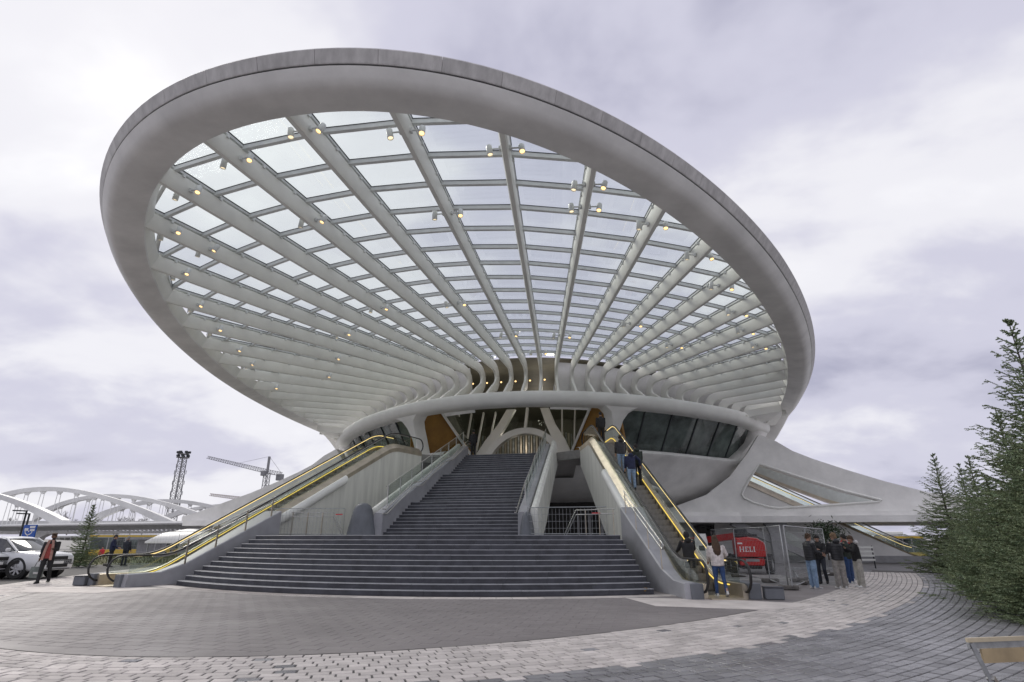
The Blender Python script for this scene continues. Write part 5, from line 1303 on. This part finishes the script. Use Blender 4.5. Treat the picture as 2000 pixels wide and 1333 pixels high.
# ------------------------------------------------------------ people
for nm, c in dict(skin=(0.50, 0.30, 0.22), skin_dark=(0.16, 0.085, 0.055), hair_brown=(0.07, 0.04, 0.022), hair_fair=(0.22, 0.14, 0.08), hair_black=(0.015, 0.013, 0.012),
                  puffer_black=(0.022, 0.023, 0.028), cloth_navy=(0.018, 0.025, 0.07), cloth_black=(0.016, 0.016, 0.018), cloth_green=(0.025, 0.035, 0.026), denim_light=(0.25, 0.36, 0.52),
                  denim_blue=(0.03, 0.07, 0.19), denim_dark=(0.03, 0.035, 0.05), cloth_grey=(0.33, 0.31, 0.29), cloth_pale=(0.48, 0.46, 0.42), puffer_cream=(0.68, 0.62, 0.60), shoe_white=(0.7, 0.7, 0.7),
                  shoe_black=(0.02, 0.02, 0.02), scarf_pink=(0.42, 0.24, 0.20), shirt_red=(0.33, 0.06, 0.05), red_cloth=(0.55, 0.03, 0.04), bag_green=(0.16, 0.18, 0.17), hood_white=(0.62, 0.61, 0.60)).items():
    mat(nm, c, 0.75 if 'puffer' not in nm else 0.45, var=0.18, vscale=9, bump=0.15 if 'skin' not in nm else 0.0, bscale=40)
def remesh(o, v=0.016, sm=3):
    m = o.modifiers.new('fuse', 'REMESH'); m.mode = 'VOXEL'; m.voxel_size = v; m.use_smooth_shade = True
    if sm: s = o.modifiers.new('soften', 'SMOOTH'); s.factor = 0.5; s.iterations = sm
def eloft(mb, rows, n=14):
    # rows: (center Vector, rx, ry)  horizontal ellipses
    mb.loft([[c+V(rx*cos(2*pi*j/n), ry*sin(2*pi*j/n), 0) for j in range(n)] for c, rx, ry in rows], True, True)
def person(label, loc, face, H=1.75, top='cloth_black', legs='denim_blue', shoes='shoe_black', hair='hair_brown', skin='skin', hairstyle='short', coat='puffer', lean=0.0, sway=0.0,
           Lleg=(0, 0), Rleg=(0, 0), Larm=(0.15, 0.12, 0.3), Rarm=(0.15, 0.12, 0.3), head=(0.0, 0.0), baggy=1.0, coatlen=0.0, group=None, hood=False, vox=0.017):
    """faces -y at face=0. legs: (forward swing, knee bend); arms: (forward swing, outward, elbow bend)"""
    k = H/1.75; T = thing('person', label, 'person', loc, group, face)
    def thigh(a, b, sx):
        hip = V(sx*0.095, 0, 0.92); kn = hip+V(sx*0.01, -sin(a)*0.44, -cos(a)*0.44); an = kn+V(sx*0.005, sin(b-a)*0.41, -cos(b-a)*0.41); return hip, kn, an
    LG = {1: thigh(*Lleg, 1), -1: thigh(*Rleg, -1)}
    low = min(LG[1][2].z, LG[-1][2].z); dz = 0.075-low
    def W_(p): return V(p.x, p.y, p.z+dz)*k
    up = V(sin(sway), -sin(lean), cos(lean)).normalized()
    base_ = V(0, 0, 0.93); 
    def sp(h, off=V(0, 0, 0)): return base_+up*(h-0.93)+off     # point on the spine at height h
    sh = {s: sp(1.43)+V(s*0.185, 0, 0) for s in (1, -1)}; AR_ = {}
    for s, (a, o, e_) in ((1, Larm), (-1, Rarm)):
        d1 = V(s*sin(o), -sin(a)*cos(o), -cos(a)*cos(o)); el = sh[s]+d1*0.29; f = a+e_
        d2 = V(s*sin(o)*0.3-s*0.25*sin(min(1.2, e_)), -sin(f), -cos(f)).normalized(); wr = el+d2*0.25; AR_[s] = (sh[s], el, wr, d2)
    hc = sp(1.62)+V(0, -0.02-0.10*head[0], -0.04*head[0]); Mh = Matrix.Rotation(head[1], 3, 'Z') @ Matrix.Rotation(head[0]*0.6, 3, 'X')
    # ---- body
    mb = MB()
    eloft(mb, [(W_(V(0, 0, 0.84)), .10*k, .09*k), (W_(V(0, 0, 0.92)), .155*k, .11*k), (W_(sp(1.08)), .135*k, .10*k), (W_(sp(1.28)), .165*k, .115*k), (W_(sp(1.42)), .15*k, .09*k), (W_(sp(1.47)), .07*k, .06*k)])
    mb.tube([W_(sp(1.42)), W_(hc+V(0, 0.02, -0.05))], [.058*k, .052*k], 10)
    def hp(x, y, z): return W_(hc+Mh @ V(x, y, z))
    mb.ell(W_(hc+V(0, 0, 0.015)), (.076*k, .095*k, .112*k), 16, 12, Mh)
    mb.ell(hp(0, -.035, -.065), (.052*k, .058*k, .05*k), 12, 8, Mh)
    mb.loft([[hp(x*.012, -.075-.02*q, .03-.05*q) for x in (-1, 1)]+[hp(.016*q+.006, -.09-.022*q, .028-.05*q), hp(-.016*q-.006, -.09-.022*q, .028-.05*q)] for q in (0, 1)], True, True)
    for s in (-1, 1): mb.ell(hp(s*.078, .012, 0.0), (.012*k, .022*k, .034*k), 8, 6, Mh)
    for s in (1, -1):
        hip, kn, an = LG[s]; mb.tube([W_(hip), W_(hip.lerp(kn, .5)), W_(kn), W_(kn.lerp(an, .35)), W_(an)], [.085*k, .075*k, .052*k, .054*k, .036*k], 10)
        a_, e_, w_, d2 = AR_[s]; mb.tube([W_(a_), W_(a_.lerp(e_, .5)), W_(e_), W_(e_.lerp(w_, .4)), W_(w_)], [.055*k, .045*k, .037*k, .036*k, .026*k], 10)
        sd_ = V(s*0.3, -0.95, 0).normalized() if abs(d2.z) > 0.5 else V(s, 0, 0.3).normalized(); sd_ = (sd_-d2*sd_.dot(d2)).normalized(); nn = d2.cross(sd_)
        pc = w_+d2*0.05; mb.tube([W_(w_), W_(pc), W_(w_+d2*0.095)], [.027*k, .036*k, .034*k], 8, flat=(1, 0.7))
        for f_ in range(4):
            q0 = w_+d2*0.085+sd_*(0.028-0.019*f_); l = (0.075, 0.085, 0.08, 0.062)[f_]; q1 = q0+(d2+nn*-0.25*s).normalized()*l*0.55; q2 = q1+(d2+nn*-0.8*s).normalized()*l*0.45
            mb.tube([W_(q0), W_(q1), W_(q2)], [.0105*k, .010*k, .008*k], 6)
        q0 = w_+d2*0.03+sd_*0.028; mb.tube([W_(q0), W_(q0+(d2*0.7+sd_*0.7)*0.035), W_(q0+(d2*0.9+sd_*0.4)*0.065)], [.013*k, .012*k, .009*k], 6)
    body = mb.build('body', skin, T, world=False, fix=True); remesh(body, 0.011, 2)
    # ---- trousers
    mb = MB(); bg = baggy
    eloft(mb, [(W_(V(0, 0, 0.82)), .13*k, .105*k), (W_(V(0, 0, 0.93)), .172*k, .128*k), (W_(V(0, 0, 1.02)), .16*k, .12*k)])
    for s in (1, -1):
        hip, kn, an = LG[s]; a2 = an+V(0, 0, -0.045)
        mb.tube([W_(hip+V(0, 0, 0.02)), W_(hip.lerp(kn, .5)), W_(kn), W_(kn.lerp(an, .5)), W_(a2)], [.098*k, .088*k*(1+bg)/2, .068*k*bg, .064*k*bg, .058*k*bg], 12)
    o = mb.build('trousers', legs, T, world=False); remesh(o, vox, 2)
    # ---- shoes
    for s in (1, -1):
        an = LG[s][2]; tip = 0.0 if an.z < low+0.03 else 0.35
        mb = MB(); c = W_(an); M = Matrix.Rotation(s*0.12, 3, 'Z') @ Matrix.Rotation(tip, 3, 'X')
        mb.loft([[c+M @ (V(x*w, y, z)*k) for x, z in ((-1, -.072), (1, -.072), (1, -.04), (.7, zt_), (-.7, zt_), (-1, -.04))] for y, w, zt_ in ((0.085, .030, .0), (0.04, .042, .035), (-0.03, .043, .02), (-0.10, .047, -.02), (-0.16, .042, -.035), (-0.195, .022, -.05))], True, True)
        mb.build('shoe', shoes, T, world=False, smooth=50)
    # ---- coat
    mb = MB(); rows = []; n = 22; zb = 0.86-coatlen
    for i in range(n+1):
        h = lerp(zb, 1.45, i/n); u = (h-0.86)/0.6
        rx = lerp(.185, .205, min(1, max(0, u*1.4))) if u < 0.8 else lerp(.205, .10, (u-0.8)/0.2); ry = .145 if u < 0.8 else lerp(.145, .085, (u-0.8)/0.2)
        if coat == 'puffer': q = 0.012*abs(sin(i*pi/3.1)); rx += q; ry += q
        if coat == 'thin': rx *= 0.93; ry *= 0.9
        c = sp(h) if h > 0.93 else V(0, 0, h)
        rows.append((W_(c), rx*k, ry*k))
    eloft(mb, rows, 18)
    for s in (1, -1):
        a_, e_, w_, d2 = AR_[s]; P_ = [a_.lerp(e_, j/5) for j in range(5)]+[e_.lerp(w_, j/5) for j in range(6)]; R_ = []
        for j in range(11):
            rr_ = lerp(.078, .052, j/10)+(0.008*(j % 2) if coat == 'puffer' else 0); R_.append(rr_*k*(0.88 if coat == 'thin' else 1))
        mb.tube([W_(p) for p in P_], R_, 10)
    mb.tube([W_(sp(1.43)), W_(sp(1.50))], [.095*k, .075*k], 12)
    if hood: mb.ell(W_(sp(1.47)+V(0, .10, 0)), (.12*k, .09*k, .085*k), 12, 8)
    if hood == 'up':
        mb.ell(hp(0, .022, .02), (.10*k, .115*k, .13*k), 14, 10, Mh)
    o = mb.build('coat' if coat != 'thin' else 'top', top, T, world=False); remesh(o, vox, 1)
    # ---- hair
    mb = MB(); r = random.Random(hash(label) % 1000 if False else len(label)*7)
    if hood != 'up':
        rings = []
        for i in range(9):
            a = pi*0.5*i/8; z = sin(a); w = cos(a); ring = []
            for j in range(18):
                b = 2*pi*j/18; back = max(0, sin(b)); drop = -0.045-0.05*back if i == 0 else 0; fr = 0.05 if (i == 0 and sin(b) < -0.3) else 0
                jit = 1+r.uniform(-.05, .09)*(1 if hairstyle != 'cap' else 0)
                ring.append(hp(.086*w*cos(b)*jit, .106*w*sin(b)*jit+.008, .03+.108*z*jit+drop+fr))
            rings.append(ring)
        mb.loft(rings, True, True)
        if hairstyle == 'curly':
            for _ in range(16): a = r.uniform(0, 2*pi); q = r.uniform(.1, 1.0); mb.ell(hp(.07*cos(a)*cos(q), .09*sin(a)*cos(q)+.01, .03+.10*sin(q)), (.032*k, .032*k, .028*k), 7, 5)
        if hairstyle == 'long':
            mb.loft([[hp(x, y+yo, z) for x, y in ((-w, .0), (-w*.8, .05), (0, .075), (w*.8, .05), (w, .0), (0, .02))] for z, w, yo in ((.04, .09, .03), (-.08, .115, .07), (-.2, .13, .12), (-.34, .135, .15), (-.46, .09, .15), (-.52, .03, .14))], True, True)
        mb.build('cap' if hairstyle == 'cap' else 'hair', hair, T, world=False, smooth=60)
    # ---- face
    for s in (-1, 1):
        mb = MB(); mb.ell(hp(s*.03, -.086, .018), (.012*k, .008*k, .007*k), 8, 5, Mh); mb.build('eye', 'hair_black', T, world=False)
    mb = MB(); mb.ell(hp(0, -.089, -.066), (.022*k, .008*k, .006*k), 8, 5, Mh); mb.build('mouth', 'scarf_pink', T, world=False)
    T['_hc'] = 0; del T['_hc']
    return T, (lambda x, y, z: V(x, y, z)*k), AR_, W_, hp, sp
def turn(ax, ay): return atan2(ax, -ay)   # heading so that the figure faces direction (ax, ay)
# walking man at the left
P0 = gnd(82, 1140)
T, kk, AR_, W_, hp, sp = person('man in brown cap, dark jacket and red shirt walking with a shopping bag', P0, turn(0.55, -0.85), 1.80, 'cloth_black', 'cloth_black', 'shoe_black', 'hair_brown', 'skin_dark', 'cap', 'plain', lean=0.02, sway=0.05,
    Lleg=(-0.15, 0.25), Rleg=(0.22, 0.12), Larm=(0.25, 0.10, 1.5), Rarm=(0.0, 0.22, 0.1), head=(0.05, 0.35), coatlen=0.0)
mb = MB(); mb.loft([[W_(sp(h)+V(x, y, 0)) for x, y in ((-.085, -.150), (.085, -.150), (.08, -.168), (0, -.178), (-.08, -.168))] for h in (0.86, 1.0, 1.2, 1.36)], True, True); mb.build('red_shirt', 'shirt_red', T, world=False, smooth=50)
for s in (-1, 1):
    mb = MB(); mb.loft([[W_(sp(h)+V(s*x0_+x, -.175+y, 0)) for x, y in ((-.04, 0), (.04, 0), (.04, -.02), (-.04, -.02))] for h, x0_ in ((0.80, .13), (1.0, .12), (1.25, .10), (1.42, .07), (1.50, .05))], True, True); mb.build('scarf', 'scarf_pink', T, world=False, smooth=50)
mb = MB(); mb.ell(hp(0, .0, .10), (.10, .125, .04), 14, 6); mb.ell(hp(0, -.09, .085), (.07, .06, .012), 10, 5); mb.build('cap_brim', 'hair_brown', T, world=False, smooth=60)
mb = MB(); mb.ell(hp(0, -.062, -.075), (.05, .045, .045), 10, 6); mb.build('beard', 'hair_black', T, world=False, smooth=60)
# shopping bag held in his right hand
c_ = Matrix.Rotation(T.rotation_euler.z, 3, 'Z') @ W_(AR_[-1][2]+AR_[-1][3]*0.11); cb = V(P0.x+c_.x, P0.y+c_.y, c_.z)
t = thing('shopping_bag', 'grey green shopping bag hanging from the walking man\'s hand', 'bag', (cb.x, cb.y, max(0.05, cb.z-0.62)), rz=T.rotation_euler.z)
mb = MB(); mb.loft([[V(x*w, y*w2, z) for x, y in ((-.19, -.07), (.19, -.07), (.19, .07), (-.19, .07))] for z, w, w2 in ((0, .9, 1), (.02, 1, 1.1), (.25, 1.05, .9), (.40, 1.0, .35))], True, True); mb.build('sack', 'bag_green', t, world=False, smooth=40)
mb = MB(); mb.box((0.03, -0.075, 0.18), (0.2, 0.012, 0.07)); mb.build('print_band', 'hood_white', t, world=False)
for y in (-.02, .02):
    mb = MB(); mb.tube([(-.10, y, .39), (-.06, y, .55), (0, y*.3, cb.z-max(0.05, cb.z-0.62)), (.06, y, .55), (.10, y, .39)], 0.007, 5); mb.build('handle', 'bag_green', t, world=False, smooth=60)
# two men behind the escalator foot, and far figures
person('man in a dark blue coat standing sideways left of the escalator foot', gnd(212, 1108), turn(0.7, 0.5), 1.8, 'cloth_navy', 'cloth_black', coat='plain', hair='hair_black', head=(0.3, 0), Larm=(0.2, .1, .9), Rarm=(0.2, .1, .9), group='people behind the left escalator')
person('man in a grey dark jacket seen from behind next to the escalator foot', gnd(240, 1106), turn(-0.1, 1), 1.72, 'denim_dark', 'denim_dark', coat='plain', hair='cloth_grey', sway=0.06, head=(0.3, 0), group='people behind the left escalator')
person('small figure in a red jacket near the waiting bus', at(197, 1090, 52)*V(1, 1, 0).x if False else V(at(197, 1090, 52).x, 52, -0.9), turn(0.3, -1), 1.7, 'red_cloth', 'denim_dark', coat='plain', hair='hair_black', vox=0.03)
person('far figure in grey clothes under the platform roof behind the escalator', V(at(335, 1080, 47).x, 47, -0.35), turn(1, 0.1), 1.75, 'cloth_grey', 'denim_dark', coat='plain', hair='hair_black', vox=0.03)
# the group on the right
GR = 'young men talking on the right'
person('young man with curly brown hair, black puffer jacket and light blue jeans', gnd(1592, 1150), turn(0.85, 0.35), 1.76, 'puffer_black', 'denim_light', 'shoe_white', 'hair_brown', hairstyle='curly', baggy=1.3, Larm=(0.5, .12, 1.2), Rarm=(0.3, .15, 0.9), head=(0.25, -0.1), group=GR)
person('young man in a black hooded sweater facing the camera with one foot raised', gnd(1610, 1141), turn(-0.45, -0.9), 1.72, 'cloth_black', 'denim_dark', 'shoe_black', 'hair_black', coat='plain', Lleg=(0.25, 0.75), Rleg=(0, 0.05), Larm=(0.3, .1, 1.0), Rarm=(0.3, .1, 1.0), head=(0.35, 0.2), hood=True, group=GR)
person('fair haired young man in black puffer jacket and grey wide trousers, seen from behind', gnd(1646, 1150), turn(-0.15, 0.95), 1.78, 'puffer_black', 'cloth_grey', 'shoe_white', 'hair_fair', hairstyle='curly', baggy=1.4, Larm=(0.35, .18, 0.9), Rarm=(0.35, .18, 0.9), head=(0.3, 0.5), hood=True, group=GR)
person('young man in dark green jacket and blue jeans, hidden in mid group', gnd(1664, 1141), turn(-0.6, 0.5), 1.74, 'cloth_green', 'denim_blue', 'shoe_white', 'hair_black', coat='plain', Larm=(0.3, .1, 1.2), Rarm=(0.3, .1, 1.2), group=GR)
t_ = gnd(1656, 1136)
person('young man with a bright red hood at the back of the group', V(t_.x+0.25, t_.y+0.5, 0), turn(-0.3, -0.9), 1.74, 'red_cloth', 'denim_blue', 'shoe_white', 'hair_brown', coat='plain', hood=True, Larm=(0.4, .1, 1.4), Rarm=(0.4, .1, 1.4), group=GR)
T, kk, AR_, W_, hp, sp = person('young man in black coat with pale hood and cream trousers, facing left', gnd(1684, 1148), turn(-0.95, -0.1), 1.70, 'cloth_black', 'cloth_pale', 'shoe_white', 'hair_brown', coat='plain', baggy=1.4, Larm=(0.5, .1, 1.6), Rarm=(0.5, .1, 1.6), head=(0.4, 0), lean=0.08, group=GR)
mb = MB(); mb.ell(W_(sp(1.48)+V(0, .08, .02)), (.13, .10, .085), 12, 8); mb.build('hood', 'hood_white', T, world=False, smooth=60)
# escalator riders
dE = (V(5.65, 34.3, 0)-V(10.35, 18.05, 0)).normalized(); upE = turn(dE.x, dE.y)
person('woman with long brown hair, cream quilted jacket and blue jeans stepping on the right escalator', gnd(1409, 1167), upE-0.15, 1.68, 'puffer_cream', 'denim_blue', 'shoe_white', 'hair_brown', hairstyle='long', lean=0.10, Lleg=(0.0, 0.0), Rleg=(-0.22, 0.35), Larm=(0.3, .12, 0.6), Rarm=(0.35, .45, 0.9), baggy=0.85, group='people on the right escalator')
def rider(label, s, x, **k):
    zz = nzR(s+0.3)-0.02; st = 0.8+0.4*round((s-0.8)/0.4)+0.2; zz = nzR(st+0.22)-0.02; p = PR(st, x, 0); p.z = zz
    kw = dict(hair='hair_black', coat='plain', Lleg=(0.0, 0.02), Rleg=(0.05, 0.12)); kw.update(k); H_ = kw.pop('H', 1.76); tp = kw.pop('top'); lg = kw.pop('legs')
    return person(label, p, upE+kw.pop('dr', 0), H_, tp, lg, group='people on the right escalator', **kw)
rider('person in a black coat with hood up at the foot of the right escalator', 1.6, -0.28, top='cloth_black', legs='cloth_grey', H=1.66, hood='up', lean=0.12, Larm=(0.6, .25, 0.6), Rarm=(0.6, .3, 0.6), coatlen=0.25)
rider('person in a dark navy jacket holding the escalator handrail on the left side', 8.0, -0.15, top='cloth_navy', legs='denim_light', H=1.78, hair='hair_brown', lean=0.08, Rarm=(0.3, 0.9, 0.2), hood=True)
rider('person in dark green hooded jacket and black trousers on the right escalator', 8.4, 0.24, top='cloth_green', legs='cloth_black', H=1.84, hood=True, hairstyle='cap')
rider('person in a black jacket and jeans farther up the right escalator', 9.8, -0.15, top='puffer_black', legs='denim_light', H=1.78, coat='puffer', hood=True, hairstyle='cap')
rider('dark dressed person at the very top of the right escalator', 14.6, 0.05, top='cloth_black', legs='cloth_black', H=1.8)
person('person in dark clothes with a grey backpack standing at the top left of the stairs', V(-2.25, 36.0, 6.62), turn(-0.3, 0.8), 1.78, 'cloth_black', 'cloth_black', hair='hair_black', coat='plain')
# ------------------------------------------------------------ spruces on the right
mat('needles', (0.14, 0.20, 0.115), 0.55, var=0.3, vscale=3.0, col2=(0.26, 0.30, 0.15), island=0.35)
mat('twig', (0.12, 0.085, 0.05), 0.85, var=0.2)
def spruce_meshes(H, R, seed, dens=1.0, levels=None):
    r = random.Random(seed); trunk = MB(); tw = MB(); nd = MB()
    trunk.tube([(0, 0, 0), (0.02, 0.01, H*0.5), (0, 0, H*0.93), (0.01, 0, H)], [0.028*H*0.5, 0.016*H*0.5, 0.012, 0.006], 7)
    def brush(a, b, rad, n, flat=0.0):
        # needled shoot from a to b
        d = (b-a); L_ = d.length
        if L_ < 1e-4: return
        d.normalize(); u = d.orthogonal().normalized(); w = d.cross(u)
        tw.add([a+u*.006, a-u*.003+w*.005, a-u*.003-w*.005, b], [(0, 1, 3), (1, 2, 3), (2, 0, 3)])
        for i in range(n):
            t = (i+r.random())/n; p = a+d*L_*t; an = r.uniform(0, 2*pi); o = (u*cos(an)+w*sin(an)); tip = p+(o*0.85+d*0.75).normalized()*rad*r.uniform(.8, 1.2)
            s = d.cross(o).normalized()*0.0068*r.uniform(.8, 1.4)*2.2
            nd.add([p+s, p-s, tip], [(0, 1, 2)])
    z = 0.05*H; lv = 0
    while z < H*0.985:
        f = z/H; spread = R*(1-f)**0.85*(1+0.12*r.uniform(-1, 1))+0.06
        nb = 5+int(4*(1-f)) if f > 0.3 else 9
        a0 = r.uniform(0, 6.28)
        for k in range(nb):
            a = a0+2*pi*k/nb+r.uniform(-.25, .25); L_ = spread*r.uniform(.72, 1.15)
            if f > 0.8: L_ *= 0.9
            elev = lerp(0.02, 0.75, f**1.3)+r.uniform(-.1, .1); hd_ = V(cos(a), sin(a), 0); pts = []
            zz0 = z+r.uniform(-.06, .06)
            n = max(3, int(L_/0.16))
            for i in range(n+1):
                t = i/n; pts.append(V(0, 0, zz0)+hd_*(L_*t*cos(elev))+V(0, 0, L_*t*sin(elev)-0.16*L_*sin(pi*t*0.9)*(1-f)+0.06*L_*t*t))
            for i in range(n):
                q0, q1 = pts[i], pts[i+1]
                brush(q0, q1, 0.036, int(14*dens))
                t = (i+0.5)/n
                if t > 0.05:
                    sl = L_*0.42*(1-t*0.6)*r.uniform(.7, 1.1)
                    for s in (-1, 1):
                        sd_ = V(-hd_.y, hd_.x, 0)*s; dd = (hd_*0.75+sd_*0.8+V(0, 0, r.uniform(-.12, .22))).normalized(); e = q0.lerp(q1, r.random())
                        m_ = max(1, int(sl/0.14)); last = e
                        for j in range(m_):
                            nx_ = e+dd*sl*(j+1)/m_+V(0, 0, -0.03*sl*((j+1)/m_)); brush(last, nx_, 0.034, int(11*dens))
                            if sl > 0.28 and j < m_-1:
                                for s2 in (-1, 1):
                                    d3 = (dd*0.8+dd.cross(V(0, 0, 1))*s2*0.7+V(0, 0, r.uniform(-.15, .2))).normalized(); brush(nx_, nx_+d3*r.uniform(.08, .16), 0.026, int(9*dens))
                            last = nx_
        z += lerp(0.13, 0.24, f)*r.uniform(.85, 1.15)*(H/6)**0.5; lv += 1
    # leader
    for i in range(6): brush(V(0, 0, H*(0.94+0.01*i)), V(0, 0, H*(0.95+0.01*i)), 0.03, 12)
    return trunk, tw, nd
def spruce(label, loc, H, R, seed, dens, rz=0, group='cut spruces lined up on the right'):
    T = thing('spruce_tree', label, 'tree', loc, group, rz); a, b, c = spruce_meshes(H, R, seed, dens)
    a.build('trunk', 'bark', T, world=False, smooth=60, fix=False); b.build('branches', 'twig', T, world=False, fix=False); c.build('needles', 'needles', T, world=False, fix=False)
    return T
def tipped(x, y, Y): p = at(x, y, Y); return (p.x, Y, 0), p.z
l1, h1 = tipped(1968, 624, 15.6); l2, h2 = tipped(1990, 790, 18.0); l3, h3 = tipped(1821, 886, 33.5)
S1 = spruce('tallest spruce, its tip the highest at the right picture edge', l1, h1, 2.35, 21, 1.35)
S2 = spruce('full green spruce at the right picture edge, behind the tallest one', l2, h2, 2.0, 22, 1.25)
S3 = spruce('slender spruce at the far left end of the row, in front of the distant escalator', l3, h3, 2.0, 23, 1.0)
def sp_copy(src, hs, label, x, y, Y, rz, wd=1.0):
    l, h = tipped(x, y, Y); k = h/hs
    c = copy_tree(src); c['label'] = label; c.location = l; c.scale = (k*wd, k*wd, k); c.rotation_euler = (0, 0, rz); return c
sp_copy(S3, h3, 'second spruce from the left of the row, narrow with an upright double tip', 1872, 905, 28.5, 2.0)
sp_copy(S3, h3, 'third spruce from the left of the row, bushy at its base', 1889, 890, 25.5, 4.1)
sp_copy(S2, h2, 'middle spruce of the row, pale tips against the sky', 1944, 800, 21.5, 1.0)
sp_copy(S2, h2, 'short wide spruce in the middle of the row', 1925, 935, 19.8, 2.6, 1.35)
sp_copy(S1, h1, 'bushy spruce filling the gap beside the tallest tree', 1975, 880, 17.0, 3.7, 1.3)
sp_copy(S2, h2, 'low spruce at the bottom right, cut by the picture edge above the folding table', 1998, 960, 14.3, 5.0, 1.25)
# leaning little spruce left of the escalators
T = spruce('thin dark leaning spruce on the grass bank behind the parked car', (-24.4, 29.6, 0), 3.55, 0.95, 31, 1.2, group=None); T.rotation_euler = (0, 0.02, 0)
